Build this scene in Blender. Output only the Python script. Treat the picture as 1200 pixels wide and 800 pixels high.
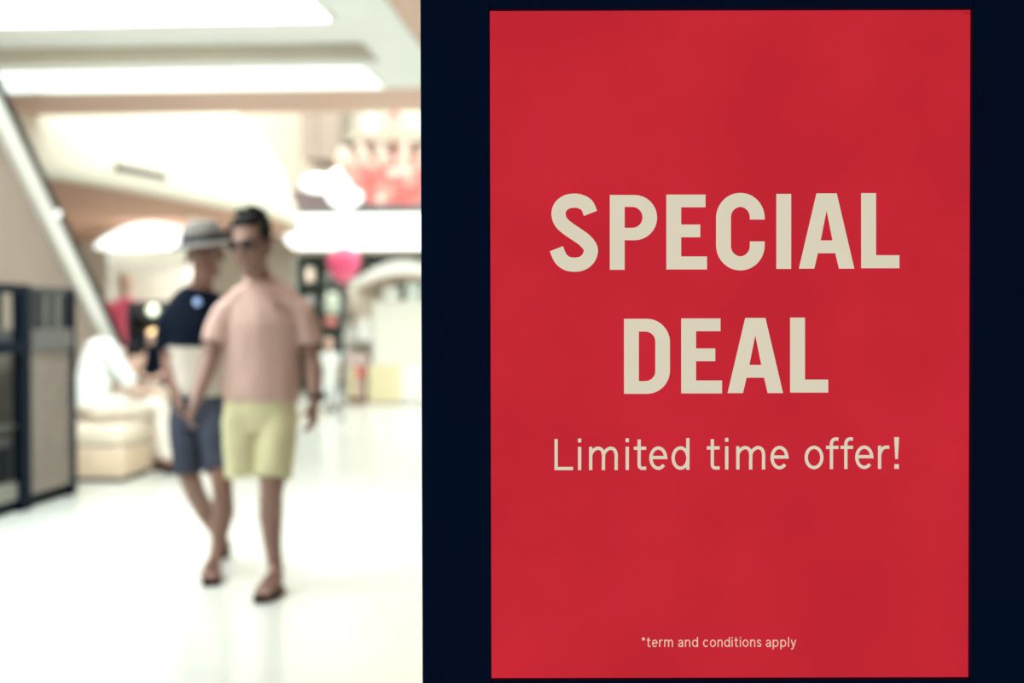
import bpy, bmesh, math, random
from math import sin, cos, tan, radians, pi, sqrt, atan2
from mathutils import Vector, Matrix, noise
from mathutils.geometry import tessellate_polygon

for o in list(bpy.data.objects):
    bpy.data.objects.remove(o)
C = bpy.context.scene.collection
SC = bpy.context.scene
random.seed(7)

# ------------------------------------------------------------------ camera
YAW, PITCH, ROLL, CAMZ, FPX = radians(4.1), radians(-1.0), radians(-0.125), 1.28, 1200 * 50 / 36
CROT = Matrix.Rotation(YAW, 3, 'Z') @ Matrix.Rotation(pi / 2 + PITCH, 3, 'X') @ Matrix.Rotation(ROLL, 3, 'Z')
CPOS = Vector((0, 0, CAMZ))
cd = bpy.data.cameras.new('camera')
cam = bpy.data.objects.new('camera', cd)
C.objects.link(cam)
cam.matrix_world = Matrix.Translation(CPOS) @ CROT.to_4x4()
cd.lens, cd.sensor_width = 50, 36
cd.clip_end = 200
cd.dof.use_dof = True
cd.dof.focus_distance = 1.77
cd.dof.aperture_fstop = 2.8
SC.camera = cam

# ------------------------------------------------------------------ world, view
w = bpy.data.worlds.new('world')
SC.world = w
w.use_nodes = True
w.node_tree.nodes['Background'].inputs[0].default_value = (0.93, 1.0, 0.98, 1)
w.node_tree.nodes['Background'].inputs[1].default_value = 0.42
SC.view_settings.view_transform = 'Standard'
SC.view_settings.look = 'None'
SC.view_settings.exposure = 0.25
SC.view_settings.gamma = 1.0
SC.view_settings.use_curve_mapping = False
COFFER_LIGHT = 7.0       # luminous ceiling panel in the coffer
FILL_W = 90             # each fill lamp added under the mezzanine, watts
SKY_LIGHT = 2.3          # luminous roof of the atrium


def ray(px, py):
    return CROT @ Vector(((px - 600) / FPX, (400 - py) / FPX, -1))


def at(px, py, d):
    """point seen at a pixel of the 1200x800 frame, d metres deep"""
    return CPOS + ray(px, py) * d


def zpt(px, py, z=0.0):
    r = ray(px, py)
    return CPOS + r * ((z - CAMZ) / r.z)


def ypt(px, py, y):
    r = ray(px, py)
    return CPOS + r * (y / r.y)


# ------------------------------------------------------------------ materials
def lin(c):
    return tuple(((v / 255) / 12.92 if v / 255 <= .04045 else ((v / 255 + .055) / 1.055) ** 2.4) for v in c)


MATS = {}


def mat(name, rgb, rough=.6, spec=.4, metal=0, vary=.08, scale=6, emit=0, trans=0, bump=0, coat=0, ecol=None):
    """rgb is linear base colour; a noise makes it vary a little"""
    if name in MATS:
        return MATS[name]
    m = bpy.data.materials.new(name)
    m.use_nodes = True
    nt = m.node_tree
    b = nt.nodes['Principled BSDF']
    b.inputs['Base Color'].default_value = (*rgb, 1)
    b.inputs['Roughness'].default_value = rough
    b.inputs['Specular IOR Level'].default_value = spec
    b.inputs['Metallic'].default_value = metal
    b.inputs['Transmission Weight'].default_value = trans
    b.inputs['Coat Weight'].default_value = coat
    tc = nt.nodes.new('ShaderNodeTexCoord')
    nz = nt.nodes.new('ShaderNodeTexNoise')
    nz.inputs['Scale'].default_value = scale
    nz.inputs['Detail'].default_value = 4
    nt.links.new(tc.outputs['Object'], nz.inputs['Vector'])
    if vary:
        rp = nt.nodes.new('ShaderNodeValToRGB')
        rp.color_ramp.elements[0].position = .3
        rp.color_ramp.elements[1].position = .7
        rp.color_ramp.elements[0].color = (*[max(0, v * (1 - vary)) for v in rgb], 1)
        rp.color_ramp.elements[1].color = (*[min(1, v * (1 + vary)) for v in rgb], 1)
        nt.links.new(nz.outputs['Fac'], rp.inputs['Fac'])
        nt.links.new(rp.outputs['Color'], b.inputs['Base Color'])
    if bump:
        bp = nt.nodes.new('ShaderNodeBump')
        bp.inputs['Strength'].default_value = bump
        bp.inputs['Distance'].default_value = .01
        nt.links.new(nz.outputs['Fac'], bp.inputs['Height'])
        nt.links.new(bp.outputs['Normal'], b.inputs['Normal'])
    if emit:
        b.inputs['Emission Color'].default_value = (*(ecol or rgb), 1)
        b.inputs['Emission Strength'].default_value = emit
    MATS[name] = m
    return m


def glow_print(name, rgb, vary=.05, scale=5):
    """backlit translucent print: evenly lit from behind, mottled like a worn film"""
    m = bpy.data.materials.new(name)
    m.use_nodes = True
    nt = m.node_tree
    b = nt.nodes['Principled BSDF']
    b.inputs['Base Color'].default_value = (*[v * .06 for v in rgb], 1)
    b.inputs['Roughness'].default_value = .6
    b.inputs['Specular IOR Level'].default_value = .05
    tc = nt.nodes.new('ShaderNodeTexCoord')
    nz = nt.nodes.new('ShaderNodeTexNoise')
    nz.inputs['Scale'].default_value = scale
    nz.inputs['Detail'].default_value = 5
    nt.links.new(tc.outputs['Object'], nz.inputs['Vector'])
    rp = nt.nodes.new('ShaderNodeValToRGB')
    rp.color_ramp.elements[0].position = .3
    rp.color_ramp.elements[1].position = .7
    rp.color_ramp.elements[0].color = (*[v * (1 - vary) for v in rgb], 1)
    rp.color_ramp.elements[1].color = (*[v * (1 + vary) for v in rgb], 1)
    nt.links.new(nz.outputs['Fac'], rp.inputs['Fac'])
    nt.links.new(rp.outputs['Color'], b.inputs['Emission Color'])
    b.inputs['Emission Strength'].default_value = .835
    return m


M_floor = mat('polished_pale_stone', (.70, .725, .675), .20, .5, vary=.02, scale=1.5)
M_white = mat('white_plaster', (.93, .94, .90), .7, .2, vary=.01)
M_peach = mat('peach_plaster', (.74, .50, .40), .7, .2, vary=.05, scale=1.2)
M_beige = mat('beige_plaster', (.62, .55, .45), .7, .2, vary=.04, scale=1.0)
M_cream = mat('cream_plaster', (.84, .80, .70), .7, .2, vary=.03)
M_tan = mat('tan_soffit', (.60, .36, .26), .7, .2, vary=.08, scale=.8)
M_clad = mat('taupe_cladding', (.40, .32, .27), .55, .3, vary=.05, scale=2)
M_navy = mat('black_navy_paint', (.0003, .0125, .062), .6, .06, vary=.15, scale=3)
M_black = mat('black_navy_metal', (.002, .007, .016), .65, .06, vary=.1)
M_dark = mat('charcoal', (.035, .038, .045), .5, .3, vary=.1)
M_slat = mat('taupe_wood_slat', (.24, .20, .17), .55, .3, vary=.15, scale=9)
M_grey = mat('grey_laminate', (.10, .095, .095), .4, .4, vary=.05)
M_panel = mat('luminous_panel', (.9, .95, .92), .6, .1, vary=0, emit=COFFER_LIGHT, ecol=(.92, 1, .985))
M_roof = mat('luminous_roof', (.9, .95, .92), .6, .1, vary=0, emit=SKY_LIGHT, ecol=(.93, 1, .985))
M_glow = mat('glowing_white', (.9, .95, .92), .5, .2, vary=0, emit=1.3, ecol=(.95, 1, .97))
M_glass = mat('clear_glass', (.93, .97, .96), .03, .5, vary=0, trans=1)
M_glass.node_tree.nodes['Principled BSDF'].inputs['IOR'].default_value = 1.04
M_rubber = mat('grey_rubber', (.03, .025, .02), .6, .4, vary=.1)
M_steel = mat('brushed_steel', (.55, .57, .57), .35, .5, metal=.8, vary=.05)


# ------------------------------------------------------------------ object helpers
def link(o, parent=None):
    C.objects.link(o)
    if parent:
        o.parent = parent
    return o


def root_matrix(parent):
    m = Matrix()
    while parent:
        m = parent.matrix_basis @ m
        parent = parent.parent
    return m


def obj(name, bm, m=None, parent=None, smooth=False, bevel=0, kind=None, label=None):
    """link a bmesh (world coordinates) as one mesh object under parent"""
    if isinstance(bm, bmesh.types.BMesh):
        if bevel:
            bmesh.ops.bevel(bm, geom=[e for e in bm.edges if len(e.link_faces) == 2 and e.calc_face_angle(0) > .6], offset=bevel,
                            segments=2, affect='EDGES', profile=.6, clamp_overlap=True)
        me = bpy.data.meshes.new(name)
        bm.to_mesh(me)
        bm.free()
    else:
        me = bm
        me.name = name
    if parent:
        me.transform(root_matrix(parent).inverted())
    for mm in (m if isinstance(m, (list, tuple)) else [m]):
        if mm and not (len(me.materials) and me.materials[0] == mm and not isinstance(m, (list, tuple))):
            me.materials.append(mm)
    if smooth:
        for p in me.polygons:
            p.use_smooth = True
    o = link(bpy.data.objects.new(name, me), parent)
    if kind:
        o['kind'] = kind
    if label:
        o['label'] = label
    return o


def tag(o, label, cat, group=None):
    o['label'], o['category'] = label, cat
    if group:
        o['group'] = group
    return o


def thing(name, label, cat, loc, rz=0, group=None):
    o = bpy.data.objects.new(name, None)
    o.empty_display_size = .1
    o.matrix_basis = Matrix.Translation(Vector(loc)) @ Matrix.Rotation(rz, 4, 'Z')
    C.objects.link(o)
    return tag(o, label, cat, group)


def box(x0, x1, y0, y1, z0, z1, bm=None, mtx=None):
    bm = bm or bmesh.new()
    r = bmesh.ops.create_cube(bm, size=1)
    bmesh.ops.scale(bm, vec=(x1 - x0, y1 - y0, z1 - z0), verts=r['verts'])
    bmesh.ops.translate(bm, vec=((x0 + x1) / 2, (y0 + y1) / 2, (z0 + z1) / 2), verts=r['verts'])
    if mtx:
        bmesh.ops.transform(bm, matrix=mtx, verts=r['verts'])
    return bm


def loft(bm, pts, xdir=(1, 0, 0), n=16, cap=(.5, .5), power=1.0):
    """closed tube through (centre, rx, ry) rings; xdir gives the rx direction"""
    xdir = Vector(xdir)
    rings, P = [], [Vector(p[0]) for p in pts]
    T = []
    for i in range(len(P)):
        T.append((P[min(i + 1, len(P) - 1)] - P[max(i - 1, 0)]).normalized())
        x = xdir - T[i] * xdir.dot(T[i])
        if x.length < 1e-4:
            x = Vector((0, 1, 0)) - T[i] * T[i].y
        x.normalize()
        y = T[i].cross(x)
        ring = []
        for k in range(n):
            a = 2 * pi * k / n
            ca, sa = cos(a), sin(a)
            ca = math.copysign(abs(ca) ** power, ca)
            sa = math.copysign(abs(sa) ** power, sa)
            ring.append(bm.verts.new(P[i] + x * ca * pts[i][1] + y * sa * pts[i][2]))
        rings.append(ring)
    for a, b in zip(rings, rings[1:]):
        for k in range(n):
            bm.faces.new((a[k], a[(k + 1) % n], b[(k + 1) % n], b[k]))
    v = bm.verts.new(P[0] - T[0] * cap[0] * min(pts[0][1], pts[0][2]))
    for k in range(n):
        bm.faces.new((v, rings[0][(k + 1) % n], rings[0][k]))
    v = bm.verts.new(P[-1] + T[-1] * cap[1] * min(pts[-1][1], pts[-1][2]))
    for k in range(n):
        bm.faces.new((v, rings[-1][k], rings[-1][(k + 1) % n]))
    return bm


def tube(bm, pts, r, n=10, cap=(.5, .5)):
    rr = r if isinstance(r, (list, tuple)) else [r] * len(pts)
    d = Vector(pts[-1]) - Vector(pts[0])
    x = (1, 0, 0) if abs(d.x) < .8 * d.length else (0, 1, 0)
    return loft(bm, [(p, q, q) for p, q in zip(pts, rr)], x, n, cap)


def ball(bm, c, r, mtx=None, seg=16, ring=10):
    r = r if isinstance(r, (tuple, list)) else (r, r, r)
    q = bmesh.ops.create_uvsphere(bm, u_segments=seg, v_segments=ring, radius=1)
    m = Matrix.Translation(Vector(c)) @ (mtx.to_4x4() if mtx else Matrix()) @ Matrix.Diagonal((*r, 1))
    bmesh.ops.transform(bm, matrix=m, verts=q['verts'])
    return bm


def lathe(bm, c, prof, n=24):
    """profile [(r, z)] turned about the vertical through c"""
    c = Vector(c)
    rings = [[bm.verts.new(c + Vector((max(r, 1e-4) * cos(2 * pi * k / n), max(r, 1e-4) * sin(2 * pi * k / n), z))) for k in range(n)] for r, z in prof]
    for a, b in zip(rings, rings[1:]):
        for k in range(n):
            bm.faces.new((a[k], a[(k + 1) % n], b[(k + 1) % n], b[k]))
    bm.faces.new(list(reversed(rings[0])))
    bm.faces.new(rings[-1])
    return bm


def prism(poly, axis, a0, a1, bm=None):
    """extrude a 2-D polygon: axis 'x' -> poly is (y, z); 'y' -> (x, z); 'z' -> (x, y)"""
    bm = bm or bmesh.new()
    f = {'x': lambda p, a: (a, p[0], p[1]), 'y': lambda p, a: (p[0], a, p[1]), 'z': lambda p, a: (p[0], p[1], a)}[axis]
    A = [bm.verts.new(f(p, a0)) for p in poly]
    B = [bm.verts.new(f(p, a1)) for p in poly]
    n = len(poly)
    fs = [bm.faces.new(A), bm.faces.new(B)]
    for i in range(n):
        fs.append(bm.faces.new((A[i], A[(i + 1) % n], B[(i + 1) % n], B[i])))
    bmesh.ops.recalc_face_normals(bm, faces=fs)
    return bm


def melt(bm, voxel, smooth=4, fac=.5, wrinkle=0, wscale=9, hold=None):
    """union of the closed shapes in bm as ONE continuous surface"""
    bmesh.ops.recalc_face_normals(bm, faces=bm.faces[:])
    me = bpy.data.meshes.new('melt')
    bm.to_mesh(me)
    bm.free()
    o = bpy.data.objects.new('melt', me)
    C.objects.link(o)
    r = o.modifiers.new('r', 'REMESH')
    r.mode = 'VOXEL'
    r.voxel_size = voxel
    if smooth:
        s = o.modifiers.new('s', 'SMOOTH')
        s.factor, s.iterations = fac, smooth
    dg = bpy.context.evaluated_depsgraph_get()
    out = bpy.data.meshes.new_from_object(o.evaluated_get(dg))
    bpy.data.objects.remove(o)
    bpy.data.meshes.remove(me)
    if wrinkle:
        out.update()
        for v in out.vertices:
            q = Vector((v.co.x * wscale, v.co.y * wscale, v.co.z * wscale * .55))
            v.co += v.normal * (noise.noise(q) * wrinkle + noise.noise(q * 2.3) * wrinkle * .4)
    for p in out.polygons:
        p.use_smooth = True
    return out


def struct(name, bm, m, **k):
    return obj(name, bm, m, kind='structure', **k)


# ================================================================== THE SETTING
ZC = 3.3                         # soffit height
YE = 13.9                        # far edge of the soffit, the atrium opens beyond
BACK = 26.0
struct('floor', box(-16, 14, -6, BACK + 1, -.1, 0), M_floor)

# ceiling: peach soffit with an opening for the coffer and one for the escalator
cb = bmesh.new()
box(-16, 14, 12.42, YE, ZC, ZC + .25, cb)
box(-1.43, 14, -6, 12.42, ZC, ZC + .25, cb)
box(-5.08, -1.43, -6, 3.6, ZC, ZC + .25, cb)
struct('ceiling', cb, M_peach)
tb = bmesh.new()
box(-5.08, -1.43, 11.2, 12.415, ZC - .012, ZC + .015, tb)
box(-1.83, -1.435, 3.605, 11.2, ZC - .012, ZC + .015, tb)
box(-5.08, -1.83, 3.605, 4.1, ZC - .012, ZC + .015, tb)
box(-15.9, -5.085, 11.62, 12.415, ZC - .012, ZC + .015, tb)
struct('trim_1', tb, M_white)
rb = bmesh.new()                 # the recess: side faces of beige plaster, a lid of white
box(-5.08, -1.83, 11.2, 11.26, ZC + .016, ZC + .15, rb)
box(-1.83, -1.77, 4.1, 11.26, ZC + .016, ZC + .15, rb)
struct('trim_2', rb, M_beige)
struct('ceiling.001', box(-5.08, -1.77, 4.0, 11.26, ZC + .15, ZC + .25), M_white)
lp = thing('ceiling_light_panel', 'large luminous white panel recessed in the coffered ceiling', 'light', (-3.4, 7, ZC + .15))
obj('diffuser', box(-5.0, -2.04, 4.3, 10.15, ZC + .115, ZC + .14), M_panel, lp)
fb = bmesh.new()
for x0, x1, y0, y1 in ((-5.04, -2.0, 4.26, 4.3), (-5.04, -2.0, 10.15, 10.19), (-5.04, -5.0, 4.3, 10.15), (-2.04, -2.0, 4.3, 10.15)):
    box(x0, x1, y0, y1, ZC + .11, ZC + .15, fb)
obj('frame', fb, M_white, lp)

ls_ = thing('added_glow_strip', 'long narrow glowing strip added to whiten the far trim of the coffered ceiling', 'light', (-3.5, 11.8, ZC - .013))  # glowing strip added over the white trim to bring it up to white
M_strip = mat('added_strip_glow', (.9, .95, .92), .6, .1, vary=0, emit=.95, ecol=(.93, 1, .97))
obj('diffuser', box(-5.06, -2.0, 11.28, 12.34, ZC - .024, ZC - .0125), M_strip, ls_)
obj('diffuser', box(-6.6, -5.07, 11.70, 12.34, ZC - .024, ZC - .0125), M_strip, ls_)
sb_ = bmesh.new()
for x0, x1, y0, y1 in ((-5.08, -1.98, 11.26, 11.28), (-5.08, -1.98, 12.34, 12.36), (-5.08, -5.06, 11.28, 12.34), (-2.0, -1.98, 11.28, 12.34)):
    box(x0, x1, y0, y1, ZC - .028, ZC - .0125, sb_)
obj('frame', sb_, M_white, ls_)

# atrium: back wall, right wall, bright roof
struct('wall_back', box(-16, 14, BACK, BACK + .2, 0, 7.4), M_cream)
struct('wall_right', box(13.8, 14, -6, BACK, 0, 7.4), M_cream)
struct('wall_left', box(-16, -15.8, -6, BACK, 0, 7.4), M_cream)
struct('wall_front', box(-16, 14, YE - .2, YE, ZC + .26, 7.4), M_white)
struct('ceiling.002', box(-16, 14, YE - .2, BACK + .2, 7.4, 7.6), M_white)
rl = thing('skylight', 'broad luminous skylight over the atrium behind the soffit', 'light', (-3, 19, 7.3))
for i in range(5):
    obj('pane', box(-12 + i * 4.2, -12 + i * 4.2 + 4.1, 14.6, 25.4, 7.28, 7.34), M_roof, rl)

# mezzanine: a curved slab with a leaning white fascia and a tan underside
ZM = 2.68
plan = [zpt(px, py, ZM) for px, py in ((-60, 190), (0, 198), (50, 206), (100, 214), (150, 222), (195, 230), (240, 238), (280, 246), (310, 252), (332, 258), (344, 263), (350, 268), (352, 274))]
plan = [Vector((p.x, p.y)) for p in plan]
plan = [Vector((-15.7, plan[0].y - 1.6))] + plan


def offset_plan(pl, d):
    out = []
    for i, p in enumerate(pl):
        t = (pl[min(i + 1, len(pl) - 1)] - pl[max(i - 1, 0)]).normalized()
        nrm = Vector((-t.y, t.x))           # to the left of travel: into the slab
        out.append(p + nrm * d)
    return out


prof = [(.10, ZM), (.03, ZM + .02), (0, ZM + .08), (.0, ZM + .18), (.04, ZM + .34), (.12, ZM + .55), (.24, ZM + .85), (.42, ZM + 1.2), (.62, ZM + 1.5), (.8, ZM + 1.62), (1.1, ZM + 1.64)]
mb = bmesh.new()
lines = []
for d, z in prof:
    lines.append([mb.verts.new((p.x, p.y, z)) for p in offset_plan(plan, d)])
for a, b in zip(lines, lines[1:]):
    for i in range(len(a) - 1):
        mb.faces.new((a[i], a[i + 1], b[i + 1], b[i]))
bmesh.ops.recalc_face_normals(mb, faces=mb.faces[:])
mz = struct('mezzanine', mb, mat('fascia_plaster', (.86, .81, .70), .7, .2, vary=.02), smooth=True)
poly = [(p.x, p.y) for p in offset_plan(plan, .10)]
poly += [(poly[-1][0], BACK), (-15.7, BACK)]
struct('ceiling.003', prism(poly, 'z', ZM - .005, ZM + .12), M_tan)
# slot air diffuser in the fascia
v0, v1 = at(131, 199, plan[4].y - .06), at(194, 210, plan[6].y - .1)
sd = bmesh.new()
ia, ib = plan[5], plan[6]
t = (ib - ia).normalized()
nrm = Vector((-t.y, t.x))
pA, pB = ia - t * .25, ib - t * .0
zz = ZM + .215
dv = thing('air_diffuser', 'long dark slot air diffuser set in the white curved fascia', 'vent', (pA.x + nrm.x * .05, pA.y + nrm.y * .05, zz))
for zo, m_, nm, th in ((0, mat('slot_brown', (.10, .075, .055), .6, .2), 'slot', .03), (.038, M_steel, 'rim', .006), (-.038, M_steel, 'rim', .006)):
    b = bmesh.new()
    q = []
    for p in (pA, pB):
        for e in (-.012, .16):
            for h in (-th, th):
                q.append(b.verts.new((p.x + nrm.x * e, p.y + nrm.y * e, zz + zo + h)))
    for f in ((0, 1, 3, 2), (4, 6, 7, 5), (0, 4, 5, 1), (2, 3, 7, 6), (0, 2, 6, 4), (1, 5, 7, 3)):
        b.faces.new([q[i] for i in f])
    bmesh.ops.recalc_face_normals(b, faces=b.faces[:])
    obj(nm, b, m_, dv)

# fill lamps added under the mezzanine, out of view, to brighten the kiosk
for i, (dx, dy) in enumerate(((-10.4, 21.3), (-8.6, 23.4), (-6.9, 21.6), (-5.6, 23.2), (-8.4, 18.9), (-5.9, 19.6))):
    t_ = thing('fill_lamp', 'small round fill lamp added under the mezzanine, %s' % ('farthest left', 'above the left end of the cream kiosk', 'above the oval canopy', 'behind the two walking men', 'nearest the escalator foot', 'just in front of the oval canopy')[i], 'light', (dx, dy, ZM - .03), 0, 'fill lamps added under the mezzanine')
    b_ = bmesh.new()
    lathe(b_, (dx, dy, ZM - .03), [(.06, .022), (.08, .0), (.10, .0), (.10, .022)], 20)
    obj('trim_ring', b_, M_white, t_, smooth=False)
    b_ = bmesh.new()
    lathe(b_, (dx, dy, ZM - .03), [(.055, .008), (.055, .02)], 20)
    obj('lens', b_, M_glow, t_)
    ld = bpy.data.lights.new('fill_beam', 'SPOT')
    ld.energy, ld.spot_size, ld.spot_blend, ld.shadow_soft_size, ld.color = FILL_W, radians(140), .6, .08, (1, .98, .92)
    lo = bpy.data.objects.new('fill_beam', ld)
    lo.location = (0, 0, -.04)
    link(lo, t_)

# hanging bulkhead and upper cornice far behind
a0, a1 = ypt(353, 186, 24.5), ypt(396, 140, 24.5)
struct('trim_3', box(a0.x, a1.x, 24.5, 25.8, a0.z, 7.4), M_clad)
a0, a1 = ypt(396, 166, 25.2), ypt(600, 150, 25.2)
struct('trim_4', box(a0.x, a1.x + 4, 25.2, 26, a0.z, a1.z), M_beige)

a0, a1 = ypt(340, 251, 25.4), ypt(600, 221, 25.4)
struct('trim_7', box(a0.x, a1.x + 3, 25.4, 26, a0.z, a1.z), mat('plum_grey_band', (.24, .20, .21), .6, .3, vary=.25, scale=2))

# ================================================================== ADVERTISING LIGHTBOX
R2, N2 = Vector((cos(YAW), sin(YAW), 0)), Vector((sin(YAW), -cos(YAW), 0))
pc = at(854.5, 403, 1.77)


def onplane(px, py, off=0.0):
    """(u, z) of a pixel on the upright poster plane, metres from the lightbox axis"""
    r = ray(px, py)
    t = (pc - CPOS).dot(N2) / r.dot(N2)
    p = CPOS + r * t
    return (p - pc).dot(R2), p.z


tot = thing('advertising_lightbox', 'tall black lightbox stand with glowing red special deal poster in the foreground', 'sign',
            (pc.x, pc.y, 0), YAW)
TM = root_matrix(tot)
uL, zT = onplane(574, 13)
uR, zB = onplane(1134.5, 793)
uO = onplane(494.5, 403)[0]
TOPZ = 1.86


def tbox(u0, u1, w0, w1, z0, z1):
    return box(u0, u1, w0, w1, z0, z1, None, TM)


LB = .16
obj('housing', tbox(uO + .003, -uO - .003, .012, LB, .06, TOPZ - .003), M_navy, tot, bevel=.004)
obj('stile', tbox(uO, uL, -.012, .012, .06, TOPZ), M_navy, tot, bevel=.002)
obj('stile', tbox(uR, -uO, -.012, .012, .06, TOPZ), M_navy, tot, bevel=.002)
obj('rail', tbox(uL, uR, -.012, .012, zT, TOPZ), M_navy, tot, bevel=.002)
obj('rail', tbox(uL, uR, -.012, .012, .06, zB), M_navy, tot, bevel=.002)
obj('base_plate', tbox(uO - .05, -uO + .05, -.12, LB + .1, 0, .06), M_navy, tot, bevel=.006)
M_red = glow_print('backlit_red_film', lin((195, 38, 51)), .09, 5)
M_txt = glow_print('backlit_cream_print', lin((217, 208, 186)), .02, 8)
M_txt2 = glow_print('backlit_pale_print', lin((232, 196, 176)), .02, 8)
poster = obj('poster', tbox(uL, uR, 0, .003, zB, zT), M_red, tot)
wrn = bmesh.new()                 # small creases at the top right corner of the film
for k in range(3):
    p0, p1 = onplane(1129 + k * 2.6, 13.2), onplane(1132.6 + k * 1.9, 17.5)
    vs = [wrn.verts.new(TM @ Vector((u, -.0012, z))) for u, z in (p0, (p0[0] + .0007, p0[1]), (p1[0] + .0007, p1[1]), p1)]
    wrn.faces.new(vs)
obj('corner_crease', wrn, mat('pale_crease', lin((190, 70, 80)), .6, .2, vary=0), poster)


def text_mesh(name, polys, strokes, m, label):
    """polys: (outer, holes) and strokes: (points, half width), all in pixels of the frame"""
    bm = bmesh.new()

    def V(p):
        u, z = onplane(*p)
        return bm.verts.new(TM @ Vector((u, -.0008, z)))
    for outer, holes in polys:
        loops = [[Vector((x, y, 0)) for x, y in outer]] + [[Vector((x, y, 0)) for x, y in h] for h in holes]
        vs = [V((p.x, p.y)) for lp_ in loops for p in lp_]
        for t3 in tessellate_polygon(loops):
            try:
                bm.faces.new([vs[i] for i in t3])
            except ValueError:
                pass
    for pts, hw in strokes:
        P = [Vector(p) for p in pts]
        closed = (P[0] - P[-1]).length < 1e-6
        if closed:
            P = P[:-1]
        n = len(P)
        L, Rr = [], []
        for i in range(n):
            a = P[(i - 1) % n] if (closed or i > 0) else None
            c = P[(i + 1) % n] if (closed or i < n - 1) else None
            d1 = (P[i] - a).normalized() if a is not None else None
            d2 = (c - P[i]).normalized() if c is not None else None
            d1, d2 = d1 or d2, d2 or d1
            n1, n2 = Vector((-d1.y, d1.x)), Vector((-d2.y, d2.x))
            q = (n1 + n2)
            q = q.normalized() if q.length > 1e-3 else n1
            k = hw / max(.35, q.dot(n1))
            L.append(V(P[i] + q * k))
            Rr.append(V(P[i] - q * k))
        for i in range(n if closed else n - 1):
            j = (i + 1) % n
            bm.faces.new((L[i], L[j], Rr[j], Rr[i]))
    return obj(name, bm, m, poster, label=label)


def arc(cx, cy, rx, ry, a0, a1, n=12):
    return [(cx + rx * cos(radians(a0 + (a1 - a0) * i / n)), cy + ry * sin(radians(a0 + (a1 - a0) * i / n))) for i in range(n + 1)]


def spline(pts, n=6):
    out = []
    for i in range(len(pts) - 1):
        p0, p1, p2, p3 = [Vector(pts[max(0, min(len(pts) - 1, i + k))]) for k in (-1, 0, 1, 2)]
        for k in range(n):
            t_ = k / n
            out.append(tuple(.5 * ((2 * p1) + (p2 - p0) * t_ + (2 * p0 - 5 * p1 + 4 * p2 - p3) * t_ ** 2 + (3 * p1 - p0 - 3 * p2 + p3) * t_ ** 3)))
    return out + [tuple(pts[-1])]


# heavy condensed capitals, drawn in a 100-high box (y up)
def cap(ch, x0, x1, top, bot):
    w_ = (x1 - x0) / (bot - top) * 100
    S, A = 19.8, 17.3             # stem and arm thickness
    polys, strokes = [], []
    if ch == 'I':
        polys = [([(0, 0), (w_, 0), (w_, 100), (0, 100)], [])]
    elif ch == 'L':
        polys = [([(0, 0), (w_, 0), (w_, A), (S, A), (S, 100), (0, 100)], [])]
    elif ch == 'E':
        polys = [([(0, 0), (w_, 0), (w_, A), (S, A), (S, 43), (w_ - 9, 43), (w_ - 9, 60), (S, 60), (S, 83), (w_ - 2, 83), (w_ - 2, 100), (0, 100)], [])]
    elif ch == 'A':
        c = w_ / 2
        polys = [([(0, 0), (20.5, 0), (25.3, 20.5), (w_ - 25.3, 20.5), (w_ - 20.5, 0), (w_, 0), (c + 13.5, 100), (c - 13.5, 100)],
                  [[(29, 37.5), (c, 77), (w_ - 29, 37.5)]])]
    elif ch == 'P':
        o = [(0, 0), (S, 0), (S, 39.5)] + arc(w_ - 30, 69.7, 30, 30.2, -90, 90, 16) + [(0, 100)]
        h = [(S, 56), (S, 84)] + arc(w_ - 33, 70, 13.5, 14, 90, -90, 10)
        polys = [(o, [h])]
    elif ch == 'D':
        o = [(0, 0)] + arc(w_ - 31, 31, 31, 31, -90, 0) + arc(w_ - 31, 69, 31, 31, 0, 90) + [(0, 100)]
        h = [(S, 17), (S, 83)] + arc(w_ - 33, 70, 13.5, 13, 90, 0, 8) + arc(w_ - 33, 30, 13.5, 13, 0, -90, 8)
        polys = [(o, [h])]
    elif ch == 'C':
        r, t0, t1 = 32, 66, 37
        o = [(w_, t0)] + arc(w_ - r, 100 - r, r, r + 1.5, 0, 90) + arc(r, 100 - r, r, r + 1.5, 90, 180) + arc(r, r, r, r + 1.5, 180, 270) + arc(w_ - r, r, r, r + 1.5, 270, 360) + [(w_, t1), (w_ - S, t1)]
        q = r - S + 1.5
        o += arc(w_ - S - q, 17 + q, q, q, 0, -90, 8) + arc(S + q, 17 + q, q, q, -90, -180, 8) + arc(S + q, 83 - q, q, q, 180, 90, 8) + arc(w_ - S - q, 83 - q, q, q, 90, 0, 8) + [(w_ - S, t0)]
        polys = [(o, [])]
    elif ch == 'S':
        # taken at 2.4x: centre line of the stroke
        cl = [(220, 121), (210, 99), (193, 88.5), (174, 85.5), (153, 89.5), (136, 103), (130.5, 124), (138, 146), (156, 163), (178, 178), (201, 194), (217, 212), (221, 228), (213, 248), (196, 261), (175, 264.5), (153, 260.5), (136, 246), (124.5, 220)]
        cl = spline(cl, 5)
        strokes = [([((x - 105) / 218 * 103.5 - 0, (284 - y) / 218 * 103.5 - 1.8) for x, y in cl], 9.4)]
    k = (bot - top) / 100
    sl = lambda p: (x0 + p[0] * k, bot - p[1] * k)
    return [([sl(p) for p in o], [[sl(p) for p in h] for h in hs]) for o, hs in polys], [([sl(p) for p in s], hw * k) for s, hw in strokes]


def cap_line(spec, label):
    P, S_ = [], []
    for ch, x0, x1, top, bot in spec:
        a, b = cap(ch, x0, x1, top, bot)
        P += a
        S_ += b
    return text_mesh('lettering', P, S_, M_txt, label)


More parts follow.
